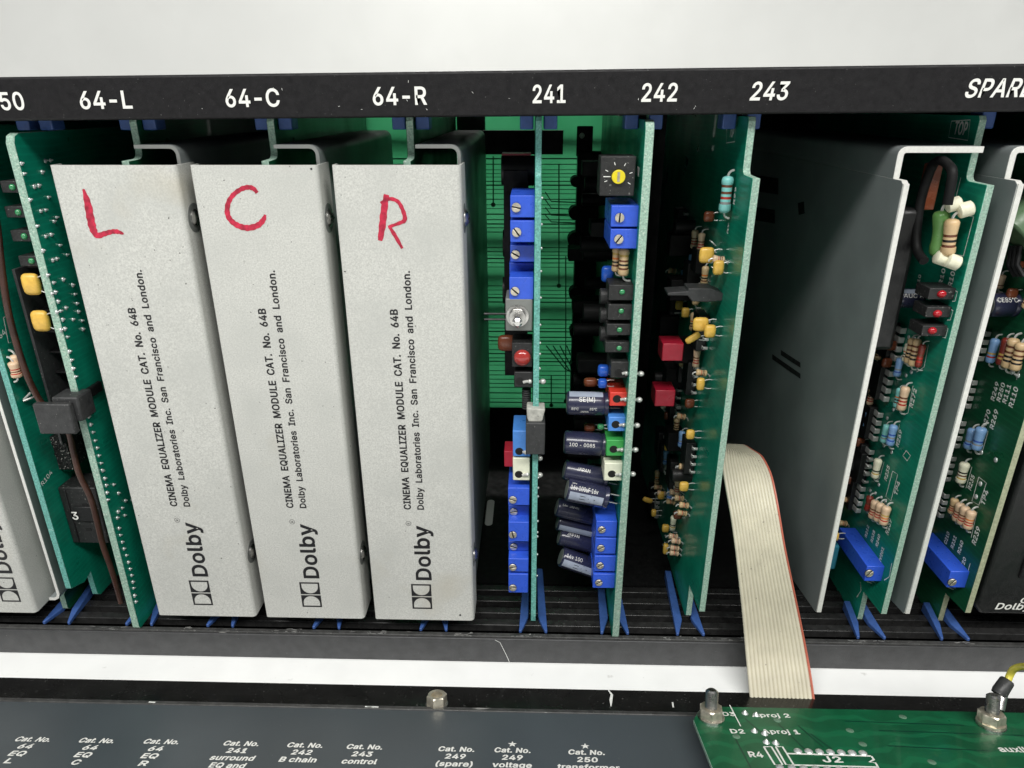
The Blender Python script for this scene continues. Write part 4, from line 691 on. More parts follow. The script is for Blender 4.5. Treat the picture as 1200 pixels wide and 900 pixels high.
# ---------------------------------------------------------------- card 241
c1 = thing('circuit_card', 'green circuit card under number 241, holding toggle switch and ten blue trimmers', 'circuit card', (2, 0, -236), 'plug-in circuit cards')
board(c1, 2.0, stepped(0.4, 12, -5, -27, -224, 9, -235.5), pcb_m, edget_m, th=2.4)
Y1 = 2.0
trimmer(c1, (598, 229, 627.5, 255), (605, 243), Y1, ang=-.2); trimmer(c1, (598, 258.5, 627.5, 284), (605.5, 272), Y1, ang=-.9)
trimmer(c1, (598, 287, 627, 307), (604, 298), Y1+6, ang=-.5); trimmer(c1, (597, 325, 625.5, 351), (603.5, 341), Y1, ang=-.7)
fbox('trimmer', (597, 308, 626, 322), Y1+13, 14, blue_m, c1)
# toggle switch
tg = fbox('toggle_switch', (592.5, 350, 624.5, 388), Y1, 14, dull_m, c1, 0.5); q = at(606.5, 370, Y=Y1)
b = MB(); b.lathe(q, (0, -1, 0), [(0, 4.4), (.8, 4.4), (.9, 3.6), (1.6, 3.6), (1.7, 3.3), (3.2, 3.2)], 24); b.build('bushing', steel_m, tg)
b = MB(); b.lathe(q+V((0, -3, 0)), (0.02, -1, -0.1), [(0, 1.3), (3, 1.5), (4, 2.0), (5, 1.9), (5.8, 1.0)], 18); b.build('lever', metal_m, tg)
b = MB(); 
for dz in (-1.2, 1.2): b.tube([q+V((-4.5, 12, -4+dz)), q+V((-14, 12, -4+dz))], .5, 6)
b.build('terminal', bp_m, tg)
led(c1, (600, 402, 624, 430), (612, 419), Y1, 3.5, lensr_m)
dipcap(c1, at(595, 402, Y=14), 4.2, 2, 3.5, brown_m, 'capacitor')
testpoint(c1, (602.5, 436, 625, 454), (609, 447), Y1, bp_m, (621, 447), dot=(636, 447))
b = MB(); q = at(617, 466, Y=6)
for k in range(9): b.cyl(q+V((0, 0, 4-k)), q+V((0, 0, 3.4-k)), 1.9)
b.build('coil', gp_m, c1)
# pull tab on the front edge
clip = fbox('edge_clip', (616, 496, 639, 533), -4, 9, gp_m, c1, 0.5)
x0, x1, z0, z1 = fb(617, 479, 638, 496, -1.5); b = MB(); b.prism([(x0, z1+.4), (x1+.3, z1), (x1-.6, z0+2), (x1-1.5, z0), (x0+1, z0), (x0+.2, z0+3)], lambda u, v, y: V((u, y, v)), -2.2, 5)
b.build('clip_neck', mat('pitted_ceramic', (.42, .42, .38), .7, 0, .2, 600, .6, 700, speck=((.1, .1, .1), 700, .68)), clip, bevel=.5)
testpoint(c1, (601, 505, 622, 535), (608.5, 529), Y1, tblue_m, (616, 530), dot=(632.5, 537))
fbox('relay', (591, 529, 603, 547), Y1+10, 10, relay_m, c1)
testpoint(c1, (601, 537, 621, 563), (608, 556), Y1, twhite_m, (618, 556), dot=(632.5, 556.5))
for r_, s_, dy in (((595.5, 572, 620.5, 592), (601, 585), 0), ((596, 592.5, 620, 604), (602, 599), 6), ((596, 612, 619.8, 634.5), (601, 626), 0), ((596, 635, 619.5, 645), (602, 640), 6), ((596, 655, 619.4, 670), (601, 664), 0), ((596, 673, 619, 694.5), (601, 688), 0)):
    trimmer(c1, r_, s_, Y1+dy)
for z, y0 in ((at(600, 200, Y=40).z, 40), (at(600, 285, Y=50).z, 50), (at(600, 340, Y=45).z, 45)):
    b = MB(); b.cyl((-13, y0, z), (1, y0, z), 6, 20); b.build('capacitor', bp_m, c1)
x0, x1, z0, z1 = fb(590, 440, 602, 200, 30); b = MB(); b.hexa(x0, x1+6, 30, 60, z0, z1); b.build('component_block', inner_m, c1)
x0, x1, z0, z1 = fb(588, 205, 622, 180, 40); b = MB(); b.hexa(x0, x1, 40, 50, z0, z1); b.build('relay', relay_m, c1)
b = MB(); 
for py in (232, 263, 291, 318, 349, 381, 402, 415, 432, 560, 572, 582, 611, 624, 629, 650, 675): b.ball((3.4, 2.2, at(638, py, Y=2).z), .55)
stuff(b.build('solder_joint', solder_m, c1))

# ---------------------------------------------------------------- card 242
c2 = thing('circuit_card', 'green circuit card under number 242, with four coloured test points and silver-printed capacitors', 'circuit card', (41, 0, -236), 'plug-in circuit cards')
X2 = 41.0
board(c2, X2, [(165, -6), (3.5, -6), (1.6, -7), (.6, -9), (.3, -234), (1.2, -236), (165, -236)], pcb_m, edge_m, th=3.2)
Y2 = 4.0
rs = fbox('rotary_trimmer', (702, 183, 746, 230), Y2, 11, led_m, c2, 0.4); q = at(724.5, 207, Y=Y2)
b = MB(); b.cyl(q, q+V((0, -1.2, 0)), 2.5, 20); b.build('dial', plast('dial_yellow', (.75, .62, .02)), rs, bevel=.2)
b = MB(); b.hexa(q.x-.45, q.x+.45, q.y-1.32, q.y-1.22, q.z-1.7, q.z+1.7); b.build('dial_slot', brass_m, rs)
b = MB(); n_ = (0, -1, 0)
for a in range(6):
    an = math.radians(200-a*46); p = q+V((math.cos(an)*4.2, -.03, math.sin(an)*4.2)); b.strip([p, p+V((math.cos(an)*1.1, 0, math.sin(an)*1.1))], .22, n_)
b.strip([q+V((-5.4, -.03, 0)), q+V((-2.8, -.03, 0))], .3, n_); b.build('dial_marks', silk_m, rs)
trimmer(c2, (715.5, 241, 749, 266), (726, 255), Y2, ang=1.5); trimmer(c2, (714.5, 268.5, 747.5, 291.5), (725, 280), Y2, ang=.9)
resistor(c2, at(731, 307, Y=9), 11, 2.2, tan_m, ('brown', 'black', 'brown', 'gold')); resistor(c2, at(722, 304, Y=13), 10, 1.7, tan_m)
dipcap(c2, at(712, 321, Y=18), 2.6, 2, 3.4, bcap_m)
for (r_, q_) in (((713, 334, 743, 352), (729, 342)), ((712, 357, 741.5, 375), (728, 364.5)), ((710.5, 380, 739.5, 393), (726, 386.5)), ((709, 401, 738, 413), (725.5, 408))):
    led(c2, r_, q_, Y2, 1.15, lensg_m)
for py in (347, 369, 391): b = MB(); q = at(707, py, Y=12); b.cyl(q+V((-1.5, 0, 0)), q+V((6, 0, 0)), 3.2, 18); b.build('capacitor', led_m, c2, bevel=.4)
testpoint(c2, (715, 424, 739, 443), (725, 437), Y2, led_m, (734, 437.5), dot=(751, 438))
dipcap(c2, at(707, 434, Y=12), 2.4, 2.2, 2.6, bcap_m); dipcap(c2, at(706, 449, Y=10), 1.9, 2, 2.0, bcap_m); dipcap(c2, at(692, 448, Y=18), 3.0, 2, 2.0, brown_m)
testpoint(c2, (714, 460, 737.5, 476), (723, 467.5), Y2, red_m, (733, 468), dot=(749, 468.5))
testpoint(c2, (712.5, 489, 737, 505.5), (721.5, 497.5), Y2, tblue_m, (731, 498), dot=(746.5, 498.5))
testpoint(c2, (710, 516, 734, 534.5), (719, 526.5), Y2, tgreen_m, (729, 527), dot=(744.5, 527))
testpoint(c2, (707.5, 543, 732.5, 563.5), (717, 555.5), Y2, twhite_m, (727, 556), dot=(741.5, 555.5))
def e2(px0, py0, px1, py1, Y, r, **k): return elec(c2, at(px0, py0, Y=Y), at(px1, py1, Y=Y), r, **k)
e2(664, 472, 713, 473, 11, 5.1, patch=(2.8, 6.5), txt=[('SE(M)', 5.0, 0.6, 2.0, 6.6), ('85\u00b0C', 1.8, -3.2, 1.2, 3.0), ('85\u00b0C', 9.5, -3.2, 1.2, 3.0), ('JAPAN', 5.5, -4.6, 1.1, 3.5)])
e2(661, 518, 710, 521, 12, 5.1, txt=[('100 - 0085', 2.0, -1.6, 1.5, 11)])
e2(661, 550, 712, 561, 14, 4.6, txt=[('JAPAN', 5, 0.8, 1.6, 6)])
e2(664, 573, 712, 583, 8, 5.2, patch=(-4.6, -0.6), arrow=True, txt=[('16v 100uF 16v', 1.0, 0.4, 2.0, 12.2), ('16v', 1.4, 3.0, .9, 2)])
e2(652, 594, 700, 606, 24, 4.4, txt=[('16v  JAPAN', 2, 1.2, 1.1, 8)])
e2(653, 611, 700, 622, 26, 4.2, patch=(-4.2, -1.2))
e2(655, 628, 700, 640, 24, 4.4, txt=[('JAPAN', 3, 1.4, 1.5, 6)])
e2(657, 652, 703, 668, 18, 4.8, patch=(-4.4, -0.6), arrow=True, txt=[('16v 100', 1.6, 0.6, 1.8, 8)])
dipcap(c2, at(691, 500.5, Y=17), 2.6, 2, 1.8, brown_m); dipcap(c2, at(704, 500, Y=12), 1.5, 1.5, 1.2, lensg_m)
for r_, s_ in (((698, 611, 723.5, 629), (705, 620)), ((697, 631, 722.5, 649), (704, 641.5)), ((696, 652, 722, 669.5), (703, 662)), ((694.5, 673, 721, 689), (701.5, 682))):
    trimmer(c2, r_, s_, Y2, ang=.5, srad=1.7)
fbox('trimmer', (699, 601, 724, 611), Y2+8, 14, blue_m, c2)
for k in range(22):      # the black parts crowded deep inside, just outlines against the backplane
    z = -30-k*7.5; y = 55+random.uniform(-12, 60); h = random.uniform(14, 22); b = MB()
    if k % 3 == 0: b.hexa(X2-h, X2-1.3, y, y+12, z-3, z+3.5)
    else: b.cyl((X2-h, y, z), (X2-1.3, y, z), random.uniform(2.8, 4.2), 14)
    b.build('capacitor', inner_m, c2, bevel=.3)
silk(c2, X2, [], (), .4) if False else None
b = MB(); q = at(748, 201, X=X2-1.65); b.hexa(X2-1.75, X2-1.62, q.y-1.5, q.y+2.5, q.z-1.6, q.z+1.6); b.build('label_patch', silk_m, c2)

# ---------------------------------------------------------------- card 243
X3 = 77.5
c3 = thing('circuit_card', 'green circuit card under number 243, with yellow capacitors and two small red relays', 'circuit card', (X3, 0, -236), 'plug-in circuit cards')
P3 = stepped(-8.5, 4.5, -5, -25, -212, 12, -233)
board(c3, X3, P3, pcb_m, edge_m)
def o3(px, py, h=3.5): return at(px, py, X=X3-1.2-h)
resistor(c3, o3(851, 228, 3.2), 13.5, 2.3, cyan_m, ('brown', 'maroon', 'gold', 'brown') if False else ('grey', 'red', 'brown', 'brown'), h=2)
for (px, py, sx_, sz_, h) in ((828, 299, 3.0, 3.2, 7), (842, 313.5, 2.1, 2.9, 4), (821, 380, 3.2, 2.9, 8), (832, 388, 2.3, 2.7, 5), (821, 450, 1.7, 2.8, 5), (809, 509, 1.9, 2.3, 5), (783, 523, 1.9, 2.3, 6), (796, 559, 1.7, 2.4, 5), (801.5, 570, 2.2, 2.4, 5), (766, 601, 1.4, 2.2, 8), (780, 619, 2.0, 2.2, 5), (780, 643, 1.4, 3.2, 6)):
    dipcap(c3, o3(px, py, h), sx_, 1.6, sz_, h=min(3.0, max(1.2, h-sx_)))
dipcap(c3, o3(812, 396, 9), 3.4, 1.2, 1.4, yel_m, tilt=-.6); dipcap(c3, o3(759, 586, 9), 3.0, 1.2, 1.5, yel_m, tilt=.35)
for (px, py) in ((787, 413), (778, 467)):
    q = o3(px, py, 16); b = MB(); b.hexa(q.x-4, q.x+5, q.y, q.y+11, q.z-4, q.z+4); b.build('relay', relay_m, c3, bevel=.4)
q = o3(815, 345, 11); b = MB(); b.prism([(-13, -.6), (-13, .6), (-5, 1.2), (-5, 2.4), (4, 2.4), (9, .4), (9, -2.6), (3, -3.2), (-3, -3), (-5, -.6)], lambda u, v, t: V((q.x+u+2, q.y+t, q.z+v)), 0, 9); b.build('heat_sink', gp_m, c3, bevel=.3)
for (px, py, zl, n) in ((806, 430, 22, 4), (795, 490, 22, 5), (783, 540, 20, 5), (771, 592, 20, 5)):
    chip(c3, X3, px, py, zl, 12, 4.5, n)
for (px, py) in ((801, 547), (796, 584), (801.5, 592), (799.5, 601), (790, 577), (789, 628.5), (792, 634), (790.5, 642), (790, 648), (775, 578), (771, 571), (842, 304), (822, 437), (786, 588)):
    resistor(c3, o3(px, py, 4), 4.6, 1.5, random.choice((tan_m, peach_m)), ('brown', 'black', 'red'), ax=(-1, 0, .15), toward=(0, 0, -1), h=.5)
for k in range(26):
    py = random.choice((random.uniform(285, 340), random.uniform(540, 650), random.uniform(380, 460))); px = 860-(py-200)*.155-random.uniform(0, 14)
    q = o3(px, py, .2); b = MB(); r_ = random.uniform(.9, 1.8)
    b.tube([q+V((0, r_*math.cos(a), r_*1.2*math.sin(a)))+V((-2.4*abs(math.sin(a)), 0, 0)) for a in [math.pi*k_/7 for k_ in range(8)]], .25, 6); b.build('wire_loop', wire_m, c3)
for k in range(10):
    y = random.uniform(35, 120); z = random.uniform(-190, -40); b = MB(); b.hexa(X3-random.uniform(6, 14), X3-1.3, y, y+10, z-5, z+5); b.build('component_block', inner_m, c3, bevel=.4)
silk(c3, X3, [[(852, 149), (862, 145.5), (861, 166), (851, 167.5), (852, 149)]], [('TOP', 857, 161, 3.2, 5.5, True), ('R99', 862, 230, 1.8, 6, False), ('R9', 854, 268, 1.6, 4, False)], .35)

# ---------------------------------------------------------------- shielded cards (249 and spare)
def shielded(X, SX, label, fm, em, front=-1.5):
    t = thing('shielded_card', label, 'circuit card', (X, 0, -236), 'circuit cards with grey shield plates')
    board(t, X, stepped(front, 12, -5, -28, -217.5, 16, -237), fm, em)
    r = 3.0; th = 2.2; P = [(X-2.5, -15), (SX+r, -15)]+[(SX+r-r*math.sin(a), -15-r+r*math.cos(a)) for a in (.4, .8, 1.2)]+[(SX, -15-r)]
    # folded sheet: the top part starts 5 mm further back than the face below the step
    top = sheetpath(P+[(SX, -26.2)], -th) if False else None
    def outline(P2): 
        n = len(P2); off = []
        for i, p in enumerate(P2):
            a = V((*P2[max(i-1, 0)], 0)); c = V((*P2[min(i+1, n-1)], 0)); d = (c-a).normalized(); off.append((p[0]-d.y*th, p[1]+d.x*th))
        return list(P2)+off[::-1]
    PA = outline(P+[(SX, -26.0)])
    for (y0, y1, m_, nm) in ((3.3, 3.6, shedge_m, 'shield_edge'), (3.6, 178, shield_m, 'shield_top')):
        b = MB(); b.prism(PA, lambda u, v, y: V((u, y, v)), y0, y1); s0 = b.build(nm, m_, t, bevel=.1, seg=1)
    b = MB(); Q = [(-2.6, -26.0), (-4.4, -27.2), (-4.4, -214.0), (-3.4, -215.2), (24, -219), (178, -219), (178, -26.0)]
    b.prism(Q, lambda y, z, x: V((SX+x, y, z)), 0, th, sidek=1); b.build('shield_plate', [shield_m, shedge_m], t, bevel=.25)
    b = MB(); b.prism([(-4.9, -27.0), (-4.9, -214.2), (-4.38, -214.2), (-4.38, -27.0)], lambda y, z, x: V((SX+x, y, z)), .15, th-.15) 
    b.build('shield_edge', shedge_m, t)
    return t
s1 = shielded(162.2, 130.0, 'green card beside large grey shield plate, with three red lights and green resistor', pcb_m, edge_m)
s2 = shielded(201.0, 169.4, 'green card beside second grey shield plate, nearest the black module at right', pcbd_m, edgey_m, front=.3)
# openings low on the big shield's far end
for P in ([(868, 203), (912, 209), (912, 228), (868, 221)], [(868, 240), (908, 246), (908, 262), (868, 255)], [(935, 238), (942, 236), (943, 250), (936, 252)], [(905, 415), (938, 438), (938, 444), (905, 421)], [(915, 410), (938, 425), (938, 431), (915, 416)]):
    b = MB(); b.add([at(*p, X=129.9) for p in P], [(0, 1, 2, 3)]); b.build('shield_opening', hole_m, s1)

def o(X, px, py, h=3.5): return at(px, py, X=X-1.2-h)
XA = 162.2
# inductor loop of black rubber
b = MB(); q0 = [(1083, 306), (1074, 288), (1078, 240), (1090, 200), (1100, 188), (1112, 194), (1116, 206), (1110, 240)]
b.tube(crom([o(XA, *p, 14) for p in q0], 5), 1.7, 10); b.build('rubber_loop', inner_m, s1)
x0 = o(XA, 1078, 298, 18); x1 = o(XA, 1092, 205, 18)
b = MB(); b.hexa(XA-26, XA-14, 12, 40, -95, -38); b.build('transformer', bp_m, s1, bevel=2)
b = MB(); q = o(XA, 1098, 222, 11); b.hexa(q.x-2, q.x+2.2, q.y+3, q.y+9, q.z-8, q.z+9); b.build('coil_tab', brown_m, s1, bevel=.4)
resistor(s1, o(XA, 1101, 274, 9), 17.0, 3.0, green_m, (), ax=(-.12, 0, 1), h=7); resistor(s1, o(XA, 1113, 278, 7.5), 13.5, 2.6, tan_m, ('brown', 'black', 'brown'), ax=(-.08, 0, 1), h=3)
b = MB(); qq = o(XA, 1103, 278, 12.3); 
for (a, c, d) in (((1117, 240), 3.0, 8), ((1131, 246), 3.2, 4.5)):
    q = o(XA, *a, d); b2 = MB(); b2.lathe(q+V((-2.4, 0, -.6)), (1, -.15, .35), [(0, c*.62), (.5, c*.85), (4.4, c*.85), (5.0, c*.6)], 16); b2.build('ceramic_bead', cream_m, s1)
for (a, c, d) in (((1103, 303), 3.0, 8), ((1116, 307), 3.2, 5)):
    q = o(XA, *a, d); b2 = MB(); b2.lathe(q+V((-2.4, 0, 1)), (1, -.15, -.35), [(0, c*.62), (.5, c*.85), (4.4, c*.85), (5.0, c*.6)], 16); b2.build('ceramic_bead', cream_m, s1)
def led3(t, X, r_, c, topback):
    # long housing whose depth shows from above
    qa = at(r_[0], r_[1], X=X-13); Yf = at(r_[2], r_[1], X=X-1.3).y
    x0, x1, z0, z1 = fb(*r_, Yf); x1 = X-1.25; b = MB(); b.hexa(x0, x1, Yf, Yf+10, z0, z1); L_ = b.build('indicator_light', led_m, t, bevel=.25)
    q = at(c[0], c[1], Y=Yf-.1); b = MB(); b.ball(q, 1.7, (1, .8, .85), 16, 8); b.build('lens', lensb_m, L_); return L_
led3(s1, XA, (1087, 338, 1121, 351), (1103.5, 344.5), 0); led3(s1, XA, (1084, 360, 1116, 372), (1098.5, 367.5), 0); led3(s1, XA, (1079, 382, 1111, 394), (1092.5, 387.5), 0)
p0 = o(XA, 1052, 349, 11); p1 = p0+V((19, 6, 0)); elec(s1, p0, p0+V((9.3, -1, 0)), 4, txt=[('\u25b2UC A', .8, 0.2, 1.6, 7)] if False else [('AUC A', .8, 0.2, 1.7, 7.5)], patch=(2, 4.4), lead=False)
for (px, py, zl) in ((1054, 402, 21), (1041, 451, 20), (1028, 498, 20), (1018, 540, 19), (1008, 583, 20)): chip(s1, XA, px, py, zl, 9, 4.6, 4)
def rgroup(t, X, lst):
    for (px, py, Ln, r_, m_, bd) in lst: resistor(t, o(X, px, py, 3.4), Ln, r_, m_, bd, h=2.2)
B1 = ('brown', 'black', 'orange'); B2 = ('red', 'red', 'brown'); B3 = ('black', 'black', 'brown', 'brown')
rgroup(s1, XA, [(1066, 411, 11, 1.5, tan_m, B3), (1072, 413, 12, 1.7, tan_m, B3), (1078.5, 417, 10, 1.4, maroon_m, B2), (1062, 413, 8, 1.2, cream_m, B1)])
rgroup(s1, XA, [(1052, 466, 9, 1.3, cyan_m, B1), (1058.5, 467, 11, 1.9, peach_m, B2)])
rgroup(s1, XA, [(1037, 508, 9, 1.5, cyan_m, ('grey', 'blue')), (1045, 510, 10, 1.8, lblue_m, ('blue', 'grey', 'blue'))])
rgroup(s1, XA, [(1027, 549, 10, 1.8, cream_m, ('gold', 'black'))])
rgroup(s1, XA, [(1018, 590, 8, 1.6, maroon_m, B2), (1024, 597, 9.5, 1.9, peach_m, B2), (1030, 600, 9.5, 1.9, peach_m, B2), (1037, 604, 9.5, 2.0, peach_m, ('red', 'orange', 'gold'))])
# long blue trimmer seen from above
def longtrim(t, X, f, scr, side):
    Yf = at(f[2], f[1], X=X-1.3).y; x0, x1, z0, z1 = fb(*f, Yf); x1 = X-1.25; b = MB(); b.hexa(x0, x1, Yf, Yf+31, z0, z1); T = b.build('trimmer', blue_m, t, bevel=.3)
    q = at(scr[0], scr[1], Y=Yf-.02); screwhead(q, 1.9, .9, T, brass_m)
    b = MB(); q = V(((x0+x1)/2-1, Yf+4, z0))
    for k in range(3): b.tube([q+V((k*1.5, k, 0)), q+V((k*1.5+.5, k, -3)), q+V((k*1.5+3, k, -4))], .35, 6)
    b.build('lead', wire_m, T)
longtrim(s1, XA, (1012.5, 664, 1037, 681), (1018, 671), 0)
fbox('capacitor', (964, 640, 985, 668), 26, 8, plast('teal_dip', (.03, .2, .28)), s1, 1.0); dipcap(s1, at(978, 628, Y=24), 1.8, 2, 2.2, yel_m)
silk(s1, XA, [[(1115, 142), (1137, 140.5), (1134, 164.5), (1111.5, 161), (1115, 142)], [(1126, 208), (1118, 240)], [(1128, 252), (1141, 254), (1129, 300), (1118, 298)],
              [(1113, 337), (1122, 342), (1119, 353), (1116, 353)], [(1107, 359), (1117, 364), (1113.5, 375), (1110, 375)], [(1108, 384), (1111, 385), (1108, 396), (1104, 395)],
              [(1088, 404), (1083, 430), (1074, 436)], [(1070, 452), (1064, 484), (1059, 486)], [(1054, 497), (1050, 522)], [(1036, 541), (1031, 560), (1027, 563)], [(1042, 590), (1036, 618)],
              [(1062, 528), (1067, 534), (1063, 540), (1058, 534), (1062, 528)], [(1046, 552), (1052, 556), (1044, 587), (1038, 582), (1046, 552)], [(1045, 660), (1042, 676), (1036, 680)], [(1004, 700), (1009, 692), (1008, 682)]],
     [('TOP', 1124, 158, 4.2, 8.0, True), ('R10', 1106, 325, 2.2, 6, False), ('R101', 1118, 325, 2.4, 7.5, False), ('Q10', 1078, 330, 1.8, 5, False), ('R272', 1072, 468, 2.2, 8, False), ('R269', 1055, 515, 2.0, 7.5, False), ('R235', 1041, 556, 2.2, 7, False), ('TP4', 1053, 574, 2.3, 6.5, False),
      ('R239', 1043, 619, 2.4, 7.5, False), ('R240', 1030, 635, 1.8, 6.2, False), ('R238', 1024, 630, 1.8, 6.2, False), ('R212', 1017, 624, 1.7, 6.2, False), ('RV201', 1034, 652, 1.8, 8, False)], .38)
# second shielded card: the same family of parts
XB = 201.0
for (px, py, zl) in ((1150, 350-4, 9), (1152, 404, 19), (1137, 460, 19), (1124, 507, 19), (1113, 547, 18), (1105, 590, 18)): chip(s2, XB, px, py, zl, 9, 4.6, 4)
rgroup(s2, XB, [(1163, 411, 11, 1.9, lblue_m, ('red', 'gold')), (1176, 412, 12, 1.9, maroon_m, ('gold', 'gold')), (1184, 414, 13, 2.3, tan_m, B3), (1193, 418, 12, 2.2, tan_m, B3)])
rgroup(s2, XB, [(1137, 514, 10, 2.1, lblue_m, ('blue', 'grey')), (1147, 514, 11, 2.3, lblue_m, ('grey', 'blue'))])
rgroup(s2, XB, [(1128, 554, 10.5, 2.2, cream_m, ('gold', 'brown', 'black'))])
rgroup(s2, XB, [(1117, 593, 8, 1.8, tan_m, B2), (1123, 600, 9.5, 2.0, peach_m, B2), (1129, 604, 9.5, 2.1, peach_m, B2), (1136, 609, 9.5, 2.1, peach_m, ('red', 'red', 'orange'))])
elec(s2, o(XB, 1158, 357, 11), o(XB, 1158, 357, 11)+V((11, 0, 0)), 5, txt=[('CE85\u00b0C', .7, 1.0, 2.0, 8)], lead=False)
q = o(XB, 1196, 262, 9); b = MB(); b.cyl(q+V((-3, 0, -4)), q+V((7, 0, 6)), 9, 20); b.build('capacitor', plast('olive_dip', (.10, .17, .09)), s2, bevel=1)
b = MB()
for k in range(3): b.tube([o(XB, 1186+k*5, 288, 8), o(XB, 1182+k*5, 310, 8), o(XB, 1190+k*5, 324, 6)], 1.0, 8)
b.build('coil', bp_m, s2)
rgroup(s2, XB, [(1172, 330, 6, 1.8, peach_m, ('brown',)), (1163, 300, 6, 1.6, tan_m, B1)])
longtrim(s2, XB, (1109, 670, 1136.5, 688.5), (1115, 681.5), 0)
silk(s2, XB, [[(1198, 424), (1191, 445)], [(1158, 505), (1151, 530)], [(1139, 547), (1132, 572)], [(1147, 559), (1156, 566), (1147, 592), (1139, 587), (1147, 559)], [(1145, 600), (1138, 630)], [(1137, 660), (1131, 682)]],
     [('R249', 1168, 460, 2.2, 8, False), ('R250', 1175, 461, 2.2, 8, False), ('R111', 1182, 463, 2.2, 8, False), ('R110', 1190, 467, 2.4, 8.5, False), ('R270', 1158, 492, 2.2, 8, False), ('R269', 1167, 493, 2.3, 8.5, False), ('R235', 1140, 567, 2.2, 7, False), ('TP4', 1156, 585, 2.4, 7, False),
      ('R239', 1146, 630, 2.5, 8.5, False), ('R240', 1127, 643, 1.9, 6.5, False), ('R231', 1119, 637, 1.9, 6.5, False), ('C210', 1111, 632, 1.9, 6.2, False), ('RV20', 1130, 663, 1.9, 7, False)], .38)
b = MB()
for (px, py) in ((1167, 539), (1149, 567), (1144, 582), (1133, 594), (1137, 599), (1142, 603), (1122, 588), (1193, 440), (1186, 436), (1150, 530)): b.ball(at(px, py, X=XB-1.35), 1.1, (.6, 1, 1.1))
stuff(b.build('solder_joint', solder_m, s2))
b = MB(); rr = random.Random(3)
for X, pts in ((XA, [(1065, 395), (1072, 397), (1078, 400), (1047, 480), (1040, 490), (1045, 530), (1030, 568), (1020, 575), (1026, 578), (1033, 583), (1038, 588), (1062, 440), (1068, 436), (1036, 522)]),):
    for (px, py) in pts: b.ball(at(px, py, X=X-1.35), .85, (.6, 1, 1.1))
stuff(b.build('solder_joint', solder_m, s1))
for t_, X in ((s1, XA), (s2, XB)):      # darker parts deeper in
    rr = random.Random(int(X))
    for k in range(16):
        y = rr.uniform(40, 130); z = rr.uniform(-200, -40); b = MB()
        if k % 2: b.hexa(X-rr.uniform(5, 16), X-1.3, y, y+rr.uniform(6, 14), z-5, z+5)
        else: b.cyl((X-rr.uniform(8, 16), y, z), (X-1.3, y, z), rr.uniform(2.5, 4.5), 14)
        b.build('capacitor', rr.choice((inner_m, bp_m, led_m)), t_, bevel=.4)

# the crowd of small parts further in on the three component-side cards: a few patterns, copied and shifted
def copy_at(ob, off):
    c = ob.copy(); sc.collection.objects.link(c); c.location = V(off)*S; c.parent = ob.parent
    for ch in list(ob.children): d = ch.copy(); sc.collection.objects.link(d); d.parent = c
    return c
def crowd(card, X, seed, spots):
    rr = random.Random(seed); o0 = V((X-1.35, 0, -100)); P = []
    for m_, bd in ((tan_m, B1), (peach_m, B2), (cream_m, ('gold', 'black')), (lblue_m, ('blue', 'grey')), (tan_m, B3)): P.append(resistor(card, o0+V((-3.2, 0, 0)), 8.5, 1.6, m_, bd, h=2.6))
    P.append(resistor(card, o0+V((-4.5, 0, 0)), 4.2, 1.5, tan_m, ('brown', 'black', 'red'), ax=(-1, 0, .2), toward=(0, 0, -1), h=1.5))
    P.append(dipcap(card, o0+V((-4, 0, 0)), 1.9, 1.5, 2.4, yel_m, h=1.5)); P.append(dipcap(card, o0+V((-4, 0, 0)), 2.2, 1.4, 2.2, brown_m, h=1.5))
    b = MB(); b.hexa(X-6.4, X-2.0, -5, 5, -109, -93); c_ = b.build('chip', bp_m, card, bevel=.3)
    for k in range(4):
        for sy in (-1, 1):
            z = -107+k*4.0; p = MB(); p.hexa(X-4, X-3.5, *sorted((sy*5, sy*7)), z-.7, z+.7); p.hexa(X-4, X-1.6, *sorted((sy*6.6, sy*7)), z-.6, z+.6); p.build('pin', wire_m, c_, bevel=.1, seg=1)
    P += [c_, c_]
    b = MB(); b.tube([o0+V((-2.6*math.sin(a), 0, 2.2*math.cos(a))) for a in [math.pi*k/7 for k in range(8)]], .28, 6); P.append(b.build('wire_loop', wire_m, card)); P.append(P[-1])
    b = MB(); b.lathe(o0, (-1, 0, 0), [(0, 3.2), (9, 3.2), (9.4, 2.8)], 16); P.append(b.build('electrolytic_capacitor', bp_m, card))
    used = set()
    for (y, z) in spots:
        p = rr.choice(P); off = V((0, y+rr.uniform(-1.5, 1.5), z+100+rr.uniform(-1.5, 1.5)))
        if id(p) in used: copy_at(p, off)
        else: used.add(id(p)); p.location = off*S
    for p in set(P):
        if id(p) not in used:
            for ch in list(p.children): bpy.data.objects.remove(ch)
            bpy.data.objects.remove(p)
crowd(c3, X3, 11, [(y, z) for y in (30, 42, 56, 72, 92) for z in range(-200, -42, 12) if (y*7+z*3) % 10 > 2])
crowd(s1, XA, 12, [(y, z) for y in (40, 52, 66, 84) for z in range(-205, -100, 11)]+[(y, z) for y in (22, 30) for z in (-98, -106)])
crowd(s2, XB, 13, [(y, z) for y in (42, 54, 68) for z in range(-205, -60, 11)]+[(y, z) for y in (14, 22) for z in (-62, -72)])

